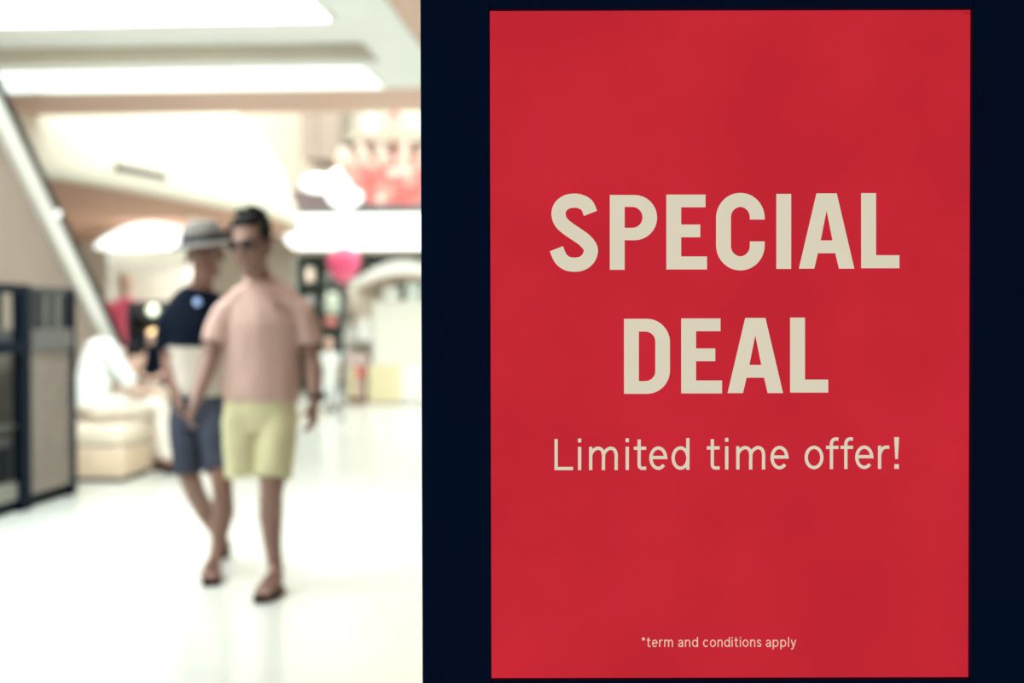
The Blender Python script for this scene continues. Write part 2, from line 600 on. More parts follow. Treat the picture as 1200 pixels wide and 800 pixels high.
cap_line([('S', 643.8, 700.8, 228.4, 316.6), ('P', 714.6, 770.0, 228.4, 316), ('E', 780.8, 828.4, 228, 315.6), ('C', 839, 896, 227.3, 315.4),
          ('I', 909.6, 927, 227.2, 315), ('A', 936, 1001, 226.5, 314.7), ('L', 1009, 1053.8, 226.2, 314.2)], 'large cream capitals reading SPECIAL')
cap_line([('D', 731.2, 785, 373.4, 461.3), ('E', 798.2, 846, 373, 460.8), ('A', 852.5, 917.5, 372.4, 460.4), ('L', 925.8, 970.4, 372, 459.8)],
         'large cream capitals reading DEAL')


def glyph(ch):
    """centre-line strokes of a light gothic letter: (width, [(points, half width)], [polygons])"""
    h, E = 2.0, lambda a0, a1, cx=10.7, rx=8.7, n=22: arc(cx, 13.7, rx, 11.9, a0, a1, n)
    arch = lambda x0, x1: spline([(x0, 17.5), (x0 + 2.2, 22), (x0 + 6.5, 25.2), (x0 + 10, 25.4), (x1 - 1.6, 23.2), (x1, 18), (x1, 10), (x1, 0)], 5)
    G = {
        'L': (21.8, [[(2, 36.5), (2, 2), (21.8, 2)]]), 'i': (4, [[(2, 0), (2, 27.2)], [(2, 32.4), (2, 37)]]),
        'm': (33.8, [[(2, 0), (2, 27.2)], arch(2, 16.9), arch(16.9, 31.8)]), 'n': (19, [[(2, 0), (2, 27.2)], arch(2, 17)]),
        't': (14.6, [[(6.3, 35.6)] + spline([(6.3, 20), (6.3, 6.5), (7.2, 3.2), (9.6, 1.9), (14.6, 2.0)], 4), [(0, 25.4), (14.6, 25.4)]]),
        'e': (21.6, [[(2.5, 14.4), (19.4, 14.4)] + E(4, 318)[1:]]), 'd': (21.3, [[(19.3, 0), (19.3, 37)], E(0, 360)]),
        'o': (22.4, [E(0, 360, 11.2, 9.2)]), 'f': (14.6, [spline([(6.3, 0), (6.3, 20), (6.3, 29.5), (7.6, 33.5), (10.5, 35.2), (14.6, 35)], 4), [(0, 25.4), (14.6, 25.4)]]),
        'r': (13.4, [[(2, 0), (2, 27.2)], spline([(2, 16), (3.6, 21), (7.5, 25), (13.4, 25.3)], 5)]),
        'a': (18, [spline([(16, 0), (16, 8), (16, 17), (14.6, 22.8), (9.6, 25.4), (4.8, 24), (2.4, 20)], 4), spline([(16, 15.5), (8, 14.4), (3.6, 11.8), (2, 7.8), (3.6, 3.6), (7.6, 2), (12.4, 4), (16, 9)], 4)]),
        'c': (19.6, [E(42, 318)]), 's': (16.5, [spline([(14, 20.4), (12, 24), (8.2, 25.4), (4, 24), (2.5, 20), (4.5, 16.2), (9, 13.8), (13, 11), (14.3, 7), (12.5, 3.4), (8.2, 2), (4, 3.4), (2, 7)], 4)]),
        'p': (21.3, [[(2, -8.6), (2, 27.2)], E(0, 360)]), 'l': (4, [[(2, 0), (2, 37)]]),
        'y': (19, [[(1.5, 27.2), (9.6, 1.5)], [(17.5, 27.2), (9.6, 1.5)] + spline([(9.6, 1.5), (7.6, -4.6), (5.2, -6.8), (1.2, -6.6)], 4)[1:]]),
        '*': (13, [[(6.5, 30), (6.5 + 6.5 * sin(2 * pi * k / 5), 30 + 6.5 * cos(2 * pi * k / 5))] for k in range(5)]),
        '!': (5.8, [[(2.9, 0), (2.9, 5.4)]]),
    }
    return G[ch]


def light_line(items, base, slope, k, hw, m, label):
    P, S_ = [], []
    for ch, x0, x1 in items:
        w_, st = glyph(ch)
        yb = base + (x0 - items[0][1]) * slope
        f = lambda p: (x0 + p[0] * (x1 - x0) / w_, yb - p[1] * k)
        for s in st:
            S_.append(([f(p) for p in s], hw * (1.4 if ch == '!' else 1)))
        if ch == '!':
            P.append(([f(p) for p in ((0, 37), (5.8, 37), (4.4, 11.5), (1.4, 11.5))], []))
    return text_mesh('lettering', P, S_, m, label)


for word, xs in (('Limited', (649.7, 671.5, 677.2, 681.2, 690.2, 724, 733, 737, 742.7, 757.2, 760.7, 782.2, 786.7, 808)),
                 ('time', (828.2, 843.2, 849.5, 853.5, 862.5, 896.7, 902.6, 924.2)),
                 ('offer!', (942.6, 965, 967.9, 982.4, 984.8, 999.4, 1001.8, 1023.7, 1028.6, 1042, 1047.6, 1053.4))):
    light_line([(c, xs[2 * i], xs[2 * i + 1]) for i, c in enumerate(word)], 550.7 - (xs[0] - 649.7) * .0042, -.0042, 1.0, 1.9, M_txt, 'thin cream letters reading ' + word)
for word, x0, x1 in (('*term', 752, 788.5), ('and', 794.6, 817.9), ('conditions', 823.8, 892), ('apply', 897.4, 932.8)):
    ws = [glyph(c)[0] for c in word]
    k, x = (x1 - x0) / (sum(ws) + 6.2 * (len(word) - 1)), x0
    small = []
    for c, ww in zip(word, ws):
        small.append((c, x, x + ww * k))
        x += (ww + 6.2) * k
    light_line(small, 757.7, -.003, .315, .62, M_txt2, 'tiny pale letters reading ' + word)

# ================================================================== ESCALATOR
EX, EW = -5.15, 1.15
band_z = lambda y: .947 + .755 * (14.263 - y)
esc = thing('escalator', 'escalator rising to the left behind the black cabinet, taupe clad with dark handrail', 'escalator', (EX - EW / 2, 15.5, 0))
ys = [15.3, 14.2, 13.0, 11.8, 10.6, 9.4]
for ya, yb in zip(ys, ys[1:]):
    za, zb = min(band_z(ya) - .10, 9), min(band_z(yb) - .10, 9)
    obj('cladding_panel', prism([(ya - .006, 0), (ya - .006, max(.05, za)), (yb + .006, zb), (yb + .006, 0)], 'x', EX - .03, EX), M_clad, esc)
obj('core', prism([(15.2, 0), (15.2, .08), (9.45, band_z(9.45) - .55), (9.45, 0)], 'x', EX - EW, EX - .04), M_dark, esc)


def slope_bar(x0, x1, y0, y1, dz0, dz1):
    return prism([(y0, band_z(y0) + dz0), (y0, band_z(y0) + dz1), (y1, band_z(y1) + dz1), (y1, band_z(y1) + dz0)], 'x', x0, x1)


M_deck = mat('pale_deck', (.93, .94, .90), .35, .5, vary=.03)
M_bal = mat('frosted_balustrade', (.70, .78, .78), .25, .5, vary=.03, trans=.6)
for xo in (0, -EW):
    obj('deck_band', slope_bar(EX + xo - .12, EX + xo + .05, 15.4, 9.4, -.13, .12), M_deck, esc)
    obj('balustrade', slope_bar(EX + xo - .05, EX + xo - .03, 15.3, 9.5, .122, .27), M_bal, esc)
    hb = bmesh.new()
    tube(hb, [(EX + xo - .04, y, band_z(y) + .30) for y in (9.4, 12, 14.6, 14.9)] + [(EX + xo - .04, 15.2, .62), (EX + xo - .04, 15.35, .42), (EX + xo - .04, 15.2, .28)], .068, 10)
    obj('handrail', hb, M_rubber, esc, smooth=True)
y, z = 15.05, .12
for i in range(18):
    obj('step', box(EX - EW + .08, EX - .14, y - .275, y, z + .05, z + .2), M_grey, esc, bevel=.008)
    y -= .265
    z += .2
lm = thing('glowing_oval', 'small white glowing oval beside the escalator handrail', 'light', at(53, 250, 13.2))  # white emissive oval on a bracket
b = bmesh.new()
ball(b, at(53, 250, 13.2), (.15, .07, .075))
obj('oval_shell', b, M_glow, lm, smooth=True)
p = at(53, 250, 13.2)
b = bmesh.new()
tube(b, [p, p + Vector((-.13, .02, -.09)), Vector((EX + .03, p.y + .03, p.z - .12))], .018)
obj('bracket', b, M_steel, lm, smooth=True)

# ================================================================== BLACK DISPLAY CABINET
CX = -3.885
cab = thing('display_cabinet', 'black framed display cabinet with taupe louvred panel and glass top case at left', 'cabinet', (CX - .3, 9.0, 0))
Y0, Y1, Y2, XB = 7.7, 9.2, 10.05, CX - .62
for yy in (Y0, Y1, Y2):
    for xx in (CX, XB + .07):
        h_ = 1.5 if yy < Y2 else 1.49
        obj('post', box(xx - .07, xx, yy - .10, yy + (.05 if yy < Y2 else 0), 0, h_), M_black, cab, bevel=.004)
obj('plinth', box(XB + .01, CX - .072, Y0 + .05, Y2 - .002, 0, .085), M_black, cab)
obj('counter', box(XB + .005, CX + .012, Y0 + .05, Y1 - .101, 1.045, 1.125), M_black, cab, bevel=.004)
obj('counter', box(XB + .005, CX + .012, Y1 + .05, Y2 - .101, 1.06, 1.2), M_grey, cab, bevel=.004)
obj('top_rail', box(CX - .065, CX - .002, Y0 + .05, Y1 - .101, 1.44, 1.5), M_black, cab, bevel=.004)
obj('top_rail', box(XB + .005, XB + .065, Y0 + .05, Y1 - .101, 1.44, 1.5), M_black, cab, bevel=.004)
obj('top_rail', box(CX - .065, CX - .002, Y1 + .05, Y2 - .101, 1.45, 1.49), M_dark, cab, bevel=.004)
obj('glass_pane', box(CX - .03, CX - .022, Y0 + .05, Y1 - .101, 1.126, 1.44), M_glass, cab)
obj('smoked_pane', box(CX - .03, CX - .022, Y1 + .05, Y2 - .101, 1.2, 1.45), mat('smoked_glass', (.012, .016, .02), .3, .15, vary=0), cab)
obj('mullion', box(CX - .02, CX - .004, 9.47, 9.55, 1.2, 1.45), M_grey, cab)
obj('mullion', box(CX - .02, CX - .004, 9.67, 9.76, 1.2, 1.45), mat('light_mullion', (.11, .115, .105), .4, .4), cab)
obj('glass_pane', box(CX - .03, CX - .022, Y0 + .05, Y1 - .101, .1, 1.04), M_glass, cab)
obj('back_panel', box(XB + .01, XB + .03, Y0 + .05, Y1 - .101, .086, 1.044), M_black, cab)
obj('shelf', box(XB + .031, CX - .035, Y0 + .06, Y1 - .11, .56, .58), M_grey, cab)
obj('tray', box(XB + .031, CX - .035, Y0 + .06, Y1 - .11, .086, .2), mat('pale_tray', (.30, .28, .25), .5, .3), cab)
obj('louvre_frame', box(XB + .02, CX - .03, Y1 + .051, Y2 - .102, .086, 1.059), M_slat, cab)
nsl = 14
for i in range(nsl):
    za = .1 + i * .95 / nsl
    m_ = Matrix.Translation((CX - .017, 0, za + .032)) @ Matrix.Rotation(radians(-16), 4, 'Y')
    obj('slat', box(-.006, .006, Y1 + .056, Y2 - .106, -.029, .029, None, m_), M_slat, cab, bevel=.002)


def bottle(name, label, x, y, z, h, r, mglass, mcap):
    t_ = thing(name, label, 'bottle', (x, y, z))
    b_ = bmesh.new()
    lathe(b_, (x, y, z), [(r * .9, 0), (r, .01), (r, h * .58), (r * .8, h * .68), (r * .36, h * .78), (r * .34, h * .9)], 16)
    obj('flask', b_, mglass, t_, smooth=True)
    b_ = bmesh.new()
    lathe(b_, (x, y, z), [(r * .42, h * .9), (r * .42, h), (r * .36, h + .004)], 12)
    obj('cap', b_, mcap, t_)
    return t_


bottle('bottle', 'tall grey bottle with pinkish cap inside the black cabinet', CX - .2, 8.95, .58, .44, .07, mat('grey_bottle', (.33, .29, .28), .3, .5), mat('salmon_cap', (.60, .22, .16), .4, .4))
jr = thing('storage_box', 'dark lidded box on the lower tray of the black cabinet', 'box', (CX - .2, 8.98, .2))
obj('carton', box(CX - .34, CX - .08, 8.86, 9.10, .2, .44), M_black, jr, bevel=.006)
obj('lid', box(CX - .35, CX - .07, 8.85, 9.11, .44, .49), M_grey, jr, bevel=.006)

# ================================================================== PEOPLE
M_skin = mat('tanned_skin', (.285, .165, .13), .55, .35, vary=.08, scale=14, bump=.05)
M_skin2 = mat('warm_skin', (.235, .125, .094), .55, .35, vary=.08, scale=14, bump=.05)
M_skin3 = mat('fair_skin', (.70, .46, .36), .55, .35, vary=.06, scale=14)
M_hair = mat('black_hair', (.006, .0055, .006), .7, .15, vary=.2, scale=40, bump=.6)
M_pink = mat('dusty_pink_jersey', (.59, .395, .345), .85, .15, vary=.05, scale=7, bump=.1)
M_lemon = mat('pale_yellow_cotton', (.64, .60, .37), .85, .15, vary=.04, scale=7, bump=.1)
M_navycl = mat('navy_jersey', (.004, .008, .018), .85, .08, vary=.12, scale=7, bump=.1)
M_greycl = mat('light_grey_jersey', (.56, .50, .44), .85, .15, vary=.08, scale=7, bump=.1)
M_slate = mat('slate_blue_cotton', (.046, .052, .078), .85, .15, vary=.1, scale=7, bump=.1)
M_shoe = mat('brown_leather', (.27, .12, .10), .5, .4, vary=.15, scale=20)
M_sole = mat('dark_sole', (.035, .016, .014), .7, .2)
M_hat = mat('grey_felt', (.19, .175, .165), .9, .1, vary=.1, scale=12)
M_eyew = mat('eye_white', (.62, .58, .54), .2, .5, vary=0)
M_eye = mat('eye_dark', (.02, .015, .012), .15, .5, vary=0)
M_lens = mat('sunglass_lens', (.03, .02, .02), .3, .3, vary=0)


def head(bm, c, k=1.0, yaw=0.0, pitch=0.0, roll=0.0):
    """skull, face, nose, lips, brow and ears; faces -Y before yaw; c is the head's middle"""
    M_ = Matrix.Translation(Vector(c)) @ Matrix.Rotation(yaw, 4, 'Z') @ Matrix.Rotation(roll, 4, 'Y') @ Matrix.Rotation(pitch, 4, 'X') @ Matrix.Diagonal((k, k, k, 1))

    def e(x, y_, z_, rx, ry, rz):
        q = bmesh.ops.create_uvsphere(bm, u_segments=16, v_segments=10, radius=1)
        bmesh.ops.transform(bm, matrix=M_ @ Matrix.Translation((x, y_, z_)) @ Matrix.Diagonal((rx, ry, rz, 1)), verts=q['verts'])
    e(0, .012, .032, .074, .094, .086)         # skull
    e(0, -.026, -.030, .060, .064, .082)       # face
    e(0, -.048, -.088, .030, .030, .026)       # chin
    e(.040, -.010, -.062, .020, .040, .034)    # jaw
    e(-.040, -.010, -.062, .020, .040, .034)
    e(0, -.082, .022, .048, .014, .012)        # brow
    for s in (-1, 1):
        e(s * .030, -.079, .0115, .018, .010, .005)   # upper lid
        e(s * .030, -.077, -.0095, .016, .009, .004)  # lower lid
    e(.036, -.066, -.022, .020, .018, .017)    # cheeks
    e(-.036, -.066, -.022, .020, .018, .017)
    loft(bm, [(M_ @ Vector((0, -.084, .012)), .008 * k, .008 * k), (M_ @ Vector((0, -.098, -.014)), .010 * k, .010 * k), (M_ @ Vector((0, -.103, -.030)), .016 * k, .012 * k)], M_.to_3x3() @ Vector((1, 0, 0)), 10)
    e(0, -.086, -.052, .022, .010, .006)       # lips
    e(0, -.084, -.062, .019, .010, .007)
    for s in (-1, 1):
        e(s * .076, .012, -.008, .010, .020, .031)
    return M_


def eyes(M_, parent, k=1.0):
    for s in (-1, 1):
        b_ = bmesh.new()
        ball(b_, M_ @ Vector((s * .030, -.0745, .001)), (.0135 * k, .0125 * k, .0085 * k), M_.to_3x3().normalized())
        eo = obj('eye', b_, M_eyew, parent, smooth=True)
        b_ = bmesh.new()
        ball(b_, M_ @ Vector((s * .030, -.0840, .001)), (.0052 * k, .0036 * k, .0055 * k), M_.to_3x3().normalized(), 10, 6)
        obj('iris', b_, M_eye, eo, smooth=True)


def lips(M_, parent, k, m_):
    b_ = bmesh.new()
    m3 = M_.to_3x3().normalized()
    ball(b_, M_ @ Vector((0, -.0905, -.0525)), (.021 * k, .007 * k, .0045 * k), m3, 14, 8)
    ball(b_, M_ @ Vector((0, -.0895, -.0600)), (.018 * k, .007 * k, .0052 * k), m3, 14, 8)
    obj('lips', melt(b_, .0025, 2), m_, parent)


def hand(bm, wrist, d, palm, k=1.0, curl=.35, side=1):
    """d: direction of the fingers, palm: way the palm faces, side: which side the thumb leaves"""
    d = Vector(d).normalized()
    pn = Vector(palm)
    pn = (pn - d * pn.dot(d)).normalized()
    s = d.cross(pn) * side
    W = Vector(wrist)
    loft(bm, [(W, .026 * k, .019 * k), (W + d * .03 * k, .034 * k, .017 * k), (W + d * .075 * k, .042 * k, .016 * k), (W + d * .098 * k, .040 * k, .013 * k)], s, 12)
    for i, (o, L) in enumerate(((.031, .070), (.0105, .079), (-.0105, .074), (-.031, .058))):
        b_ = W + d * .088 * k + s * o * k
        a = curl + .08 * i
        p1 = b_ + (d * cos(a * .6) + pn * sin(a * .6)) * L * .45 * k
        p2 = p1 + (d * cos(a * 1.6) + pn * sin(a * 1.6)) * L * .32 * k
        p3 = p2 + (d * cos(a * 2.4) + pn * sin(a * 2.4)) * L * .25 * k
        loft(bm, [(b_, .0095 * k, .0095 * k), (p1, .009 * k, .009 * k), (p2, .0082 * k, .0082 * k), (p3, .007 * k, .007 * k)], s, 8)
    t0 = W + d * .03 * k + s * .026 * k
    t1 = t0 + (d * .75 + s * .6 + pn * .25).normalized() * .042 * k
    t2 = t1 + (d * .9 + s * .25 + pn * .35).normalized() * .03 * k
    loft(bm, [(t0, .014 * k, .013 * k), (t1, .011 * k, .011 * k), (t2, .009 * k, .009 * k)], pn, 8)


def foot(bm, ankle, heel, toe, k=1.0):
    """bare foot: heel and toe are points on the ground"""
    a, h_, t_ = Vector(ankle), Vector(heel), Vector(toe)
    f = (t_ - h_).normalized()
    up = Vector((0, 0, 1)) if abs(f.z) < .5 else (a - h_).normalized()
    up = (up - f * up.dot(f)).normalized()
    x = f.cross(up)
    L = (t_ - h_).length
    P = lambda u, z_: h_ + f * L * u + up * z_ * k
    loft(bm, [(P(.02, .035), .026 * k, .030 * k), (P(.14, .042), .034 * k, .040 * k), (P(.38, .042), .034 * k, .036 * k), (P(.62, .030), .040 * k, .026 * k), (P(.82, .021), .043 * k, .018 * k), (P(.96, .016), .034 * k, .013 * k)], x, 14)
    for i, o in enumerate((-.028, -.010, .006, .020, .031)):
        sgn = 1 if k > 0 else -1
        loft(bm, [(P(.86, .017) + x * o * sgn, .010, .011), (P(1.0 - .02 * i, .013) + x * o * 1.05, .009, .009)], x, 8)
    loft(bm, [(a, .036 * k, .040 * k), (a * .5 + P(.2, .05) * .5, .036 * k, .044 * k), (P(.22, .045), .034 * k, .05 * k)], x, 12)


def sandal(parent, heel, toe, k=1.0, name='sandal'):
    h_, t_ = Vector(heel), Vector(toe)
    f = (t_ - h_).normalized()
    up = Vector((0, 0, 1))
    up = (up - f * up.dot(f)).normalized()
    x = f.cross(up)
    L = (t_ - h_).length
    prof_ = [(-.03, .022), (.03, .034), (.2, .038), (.45, .036), (.7, .046), (.9, .044), (1.02, .030), (1.05, .012)]
    b_ = bmesh.new()
    top, bot = [], []
    ring = [(u, w_) for u, w_ in prof_] + [(u, -w_) for u, w_ in reversed(prof_)]
    for u, w_ in ring:
        p_ = h_ + f * L * u + x * w_ * k
        bot.append(b_.verts.new(p_ - up * .022))
        top.append(b_.verts.new(p_ + up * .004))
    b_.faces.new(top)
    b_.faces.new(list(reversed(bot)))
    for i in range(len(ring)):
        j = (i + 1) % len(ring)
        b_.faces.new((bot[i], bot[j], top[j], top[i]))
    bmesh.ops.recalc_face_normals(b_, faces=b_.faces[:])
    s_ = obj(name, b_, M_sole, parent)
    for u, hgt, wd in ((.66, .062, .05), (.40, .085, .046)):
        b_ = bmesh.new()
        pts = [h_ + f * L * u + x * wd * k * cos(a) + up * max(0, hgt * sin(a)) for a in [pi * i / 8 for i in range(9)]]
        loft(b_, [(p_, .019, .004) for p_ in pts], f, 8)
        obj('strap', b_, M_shoe, s_, smooth=True)
    return s_


def person(label, base, rz=0, group=None):
    return thing('person', label, 'person', base, 0, group)


# ---------------------------------------------------------------- man in pink
D = 6.72
J = lambda px, py, dd=0.0: at(px, py, D + dd)
hF, tF = zpt(327, 693), zpt(305, 707)
hF.z = tF.z = .024
pA = person('man in dusty pink t-shirt, pale yellow shorts and sunglasses walking toward the camera', (J(308, 500).x, J(308, 500).y, 0))
bm = bmesh.new()
ax = (1, .05, 0)
loft(bm, [(J(305, 500), .13, .085), (J(306, 470), .15, .10), (J(307, 425), .145, .10), (J(308, 380), .16, .105), (J(308, 352), .165, .085), (J(308, 338), .11, .06), (J(306, 326), .062, .058)], ax)
loft(bm, [(J(306, 336), .062, .060), (J(301, 318, -.02), .056, .056), (J(296, 298, -.03), .056, .060)], ax)
HA = head(bm, J(294.5, 287, -.06), 1.17, yaw=radians(-14), pitch=radians(4), roll=radians(-4))
# arms
loft(bm, [(J(345, 356), .056, .056), (J(358, 386, .02), .050, .050), (J(365, 420, .02), .042, .042), (J(368, 438, -.02), .042, .043), (J(369, 470, -.09), .029, .026)], ax)
hand(bm, J(368.5, 469, -.09), J(367, 500, -.13) - J(368.5, 469, -.09), (-1, .2, 0), 1.02, .4, -1)
loft(bm, [(J(270, 358), .056, .056), (J(254, 388, -.03), .050, .050), (J(246, 418, -.06), .042, .042), (J(242, 434, -.1), .042, .043), (J(230, 468, -.2), .029, .026)], ax)
hand(bm, J(230.5, 467, -.2), J(218, 497, -.27) - J(230.5, 467, -.2), (1, .2, 0), 1.02, .45, 1)
# standing leg
ank = at(323.5, 669, (hF - CPOS).dot(CROT @ Vector((0, 0, -1))) - .01)
loft(bm, [(J(322, 488), .10, .10), (J(321, 530, -.05), .082, .085), (J(319, 562, -.10), .060, .062), (J(317.5, 580, -.10), .055, .060), (J(317, 605, -.06), .056, .062), (J(319.5, 640, -.08), .040, .044), (ank, .034, .040)], ax)
foot(bm, ank, hF, tF, 1.0)
# swinging leg: the shin points backward behind the other knee
kneeB, ankB = J(289, 538, -.06), J(312, 555, .36)
loft(bm, [(J(287, 488), .10, .10), (J(288, 522, -.03), .082, .085), (kneeB, .058, .060), (J(299, 546, .12), .054, .054), (J(307, 551, .25), .044, .042), (ankB, .034, .036)], ax)
hB2, tB2 = ankB + Vector((.0, .055, -.02)), ankB + Vector((.006, .035, -.245))
foot(bm, ankB, hB2, tB2, .95)
obj('body', melt(bm, .0062, 4, .5), M_skin, pA)
eyes(HA, pA, 1.17)
M_lips = mat('lip_brown', (.22, .085, .075), .5, .3, vary=.05)
lips(HA, pA, 1.17, M_lips)
# hair: short, with a raised tuft
hb = bmesh.new()


def hpt(M_, x, y_, z_):
    return M_ @ Vector((x, y_, z_))


M3 = HA.to_3x3()
ball(hb, hpt(HA, 0, .024, .052), (.090, .090, .086), M3.normalized())
ball(hb, hpt(HA, 0, -.040, .092), (.066, .040, .034), M3.normalized())
for s in (-1, 1):
    ball(hb, hpt(HA, s * .076, -.010, .052), (.028, .044, .046), M3.normalized())
ball(hb, hpt(HA, 0, .06, 0), (.072, .055, .07), M3.normalized())
for i in range(46):
    a, r_ = random.uniform(0, 2 * pi), random.uniform(0, 1) ** .5
    x_, y_ = .068 * r_ * cos(a), .03 + .075 * r_ * sin(a)
    z_ = .052 + .075 * sqrt(max(0, 1 - r_ * r_ * .9))
    tube(hb, [hpt(HA, x_, y_, z_), hpt(HA, x_ * 1.2 + random.uniform(-.014, .014), y_ - .014, z_ + random.uniform(.022, .045))], [.013, .004], 6)
for s in (-1, 1):
    tube(hb, [hpt(HA, s * .075, 0, .06), hpt(HA, s * .084, -.01, .035), hpt(HA, s * .078, -.02, -.005)], [.02, .014, .007], 8)
bmesh.ops.recalc_face_normals(hb, faces=hb.faces[:])
# keep the face clear: hair starts behind the forehead
hm = melt(hb, .006, 2, .4)
obj('hair', hm, M_hair, pA)
sg = bmesh.new()
for s in (-1, 1):
    q = [hpt(HA, s * .034 + .026 * cos(a) * (1.05 if cos(a) * s > 0 else 1), -.099 + .010 * abs(cos(a)) * (1 if cos(a) * s > 0 else .2), .004 + .021 * sin(a)) for a in [2 * pi * i / 16 for i in range(16)]]
    n_ = (M3 @ Vector((0, .004, 0)))
    A_ = [sg.verts.new(p_) for p_ in q]
    B_ = [sg.verts.new(p_ + n_) for p_ in q]
    sg.faces.new(A_)
    sg.faces.new(B_)
    for i in range(16):
        sg.faces.new((A_[i], A_[(i + 1) % 16], B_[(i + 1) % 16], B_[i]))
bmesh.ops.recalc_face_normals(sg, faces=sg.faces[:])
so = obj('sunglasses', sg, M_lens, pA)
fr = bmesh.new()
tube(fr, [hpt(HA, -.012, -.100, .010), hpt(HA, 0, -.102, .013), hpt(HA, .012, -.100, .010)], .003, 6)
for s in (-1, 1):
    tube(fr, [hpt(HA, s * .060, -.090, .010), hpt(HA, s * .078, -.03, .010), hpt(HA, s * .082, .012, .006)], .003, 6)
obj('frame', fr, M_lens, so)
# t-shirt
ts = bmesh.new()
loft(ts, [(J(307, 470), .178, .125), (J(307, 450), .180, .128), (J(307, 415), .176, .130), (J(309, 380), .180, .130), (J(309, 358), .170, .112), (J(308, 343), .115, .088), (J(307, 329), .074, .072)], ax, 20, (0.02, .1))
loft(ts, [(J(343, 358), .066, .070), (J(352, 368), .070, .074), (J(359, 386, .01), .066, .070), (J(361, 401, .02), .064, .068)], ax, 14, (.6, .02))
loft(ts, [(J(273, 360), .066, .070), (J(264, 369, -.01), .070, .074), (J(255, 387, -.03), .066, .070), (J(251, 402, -.05), .063, .067)], ax, 14, (.6, .02))
loft(ts, [(J(316, 338), .050, .066), (J(334, 349), .058, .072), (J(350, 362), .052, .066)], (0, 0, 1), 14)
loft(ts, [(J(298, 338), .050, .066), (J(282, 350), .058, .072), (J(267, 364), .052, .066)], (0, 0, 1), 14)
shirt = obj('t_shirt', melt(ts, .0085, 5, .5, .011, 8), M_pink, pA)
cl = bmesh.new()
cpt = [J(306, 327) + Vector((.078 * cos(a), .068 * sin(a), .012 * sin(a) - .004)) for a in [2 * pi * i / 20 for i in range(21)]]
for i in range(20):
    tube(cl, [cpt[i], cpt[i + 1]], .012, 8)
obj('collar', melt(cl, .005, 3), M_pink, shirt)
ch = bmesh.new()
cp_ = J(320, 347, -.132)
for k_ in range(3):
    box(cp_.x - .032 + .006 * k_, cp_.x + .032 - .006 * k_, cp_.y - .004, cp_.y + .02, cp_.z + .012 - k_ * .014, cp_.z + .02 - k_ * .014, ch)
obj('chest_print', ch, mat('chest_print_grey', (.40, .25, .22), .8, .1), shirt, label='small grey print on the chest', kind=None)
# shorts
ss = bmesh.new()
loft(ss, [(J(305, 466), .170, .118), (J(305, 485), .178, .122), (J(305, 505), .176, .118)], ax, 18, (.1, .3))
loft(ss, [(J(325, 490), .100, .110), (J(323, 525, -.045), .096, .105), (J(320, 561, -.09), .088, .092)], ax, 16, (.3, .02))
loft(ss, [(J(284, 490), .098, .110), (J(284, 525, -.035), .090, .102), (J(286, 559, -.05), .084, .090)], ax, 16, (.3, .02))
obj('shorts', melt(ss, .0085, 5, .5, .006, 9), M_lemon, pA)
sandal(pA, hF, tF)
sandal(pA, hB2 + Vector((0, .012, 0)), tB2 + Vector((0, .012, 0)), .95)
wb = bmesh.new()
wp = J(369, 464, -.078)
for i in range(12):
    a, a2 = 2 * pi * i / 12, 2 * pi * (i + 1) / 12
    tube(wb, [wp + Vector((.033 * cos(a), .031 * sin(a), 0)), wp + Vector((.033 * cos(a2), .031 * sin(a2), 0))], .012, 6)
wo = obj('wristwatch', wb, M_sole, pA)
b = bmesh.new()
tube(b, [wp + Vector((.034, -.012, 0)), wp + Vector((.046, -.016, 0))], .020, 16, (0.1, .1))
obj('watch_face', b, M_dark, wo)

# ---------------------------------------------------------------- man in navy top and hat
D = 7.12
hF, tF = zpt(251, 676), zpt(247, 685)
hF.z = tF.z = .024
tF = hF + (tF - hF).normalized() * .25
pB = person('man in grey hat, navy and grey top and slate shorts beside the man in pink', (J(235, 500).x, J(235, 500).y, 0))
bm = bmesh.new()
loft(bm, [(J(234, 498), .12, .085), (J(234, 468), .135, .095), (J(233, 425), .125, .095), (J(232, 385), .15, .10), (J(232, 358), .155, .08), (J(233, 345), .10, .06), (J(236, 335), .06, .056)], ax)
loft(bm, [(J(235, 343), .060, .058), (J(237, 330, -.01), .054, .055), (J(239, 312, -.02), .054, .058)], ax)
HB = head(bm, J(240, 300, -.06), 1.13, yaw=radians(14), pitch=radians(6), roll=radians(-6))
loft(bm, [(J(208, 373), .048, .048), (J(198, 394, .02), .046, .046), (J(198, 422, .01), .040, .040), (J(200, 436, -.02), .040, .041), (J(207, 464, -.08), .028, .025)], ax)
hand(bm, J(206.5, 463, -.08), J(214, 492, -.12) - J(206.5, 463, -.08), (1, .3, 0), .98, .45, 1)
loft(bm, [(J(255, 373), .048, .048), (J(267, 394, .04), .046, .046), (J(273, 422, .08), .040, .040), (J(276, 436, .09), .040, .041), (J(283, 466, .09), .028, .025)], ax)
hand(bm, J(283, 465, .09), J(284, 495, .08) - J(283, 465, .09), (-1, .3, 0), .98, .45, -1)
ank = at(251.5, 655, (hF - CPOS).dot(CROT @ Vector((0, 0, -1))) - .01)
loft(bm, [(J(248, 487), .074, .085), (J(255, 525, -.07), .068, .076), (J(259, 558, -.13), .054, .058), (J(261, 575, -.13), .050, .055), (J(262, 600, -.08), .054, .060), (J(256, 635, -.06), .037, .040), (ank, .032, .037)], ax)
foot(bm, ank, hF, tF, .95)
tR = zpt(259, 656)
tR.z = .03
ankR = at(257, 630, 7.52)
hR = ankR + Vector((0, .05, -.03))
loft(bm, [(J(221, 487, .02), .074, .085), (J(220, 525, .0), .068, .076), (J(222, 558, .0), .054, .058), (J(230, 580, .12), .052, .056), (J(240, 598, .22), .050, .056), (J(250, 616, .34), .038, .040), (ankR, .032, .036)], ax)
foot(bm, ankR, hR, tR, .92)
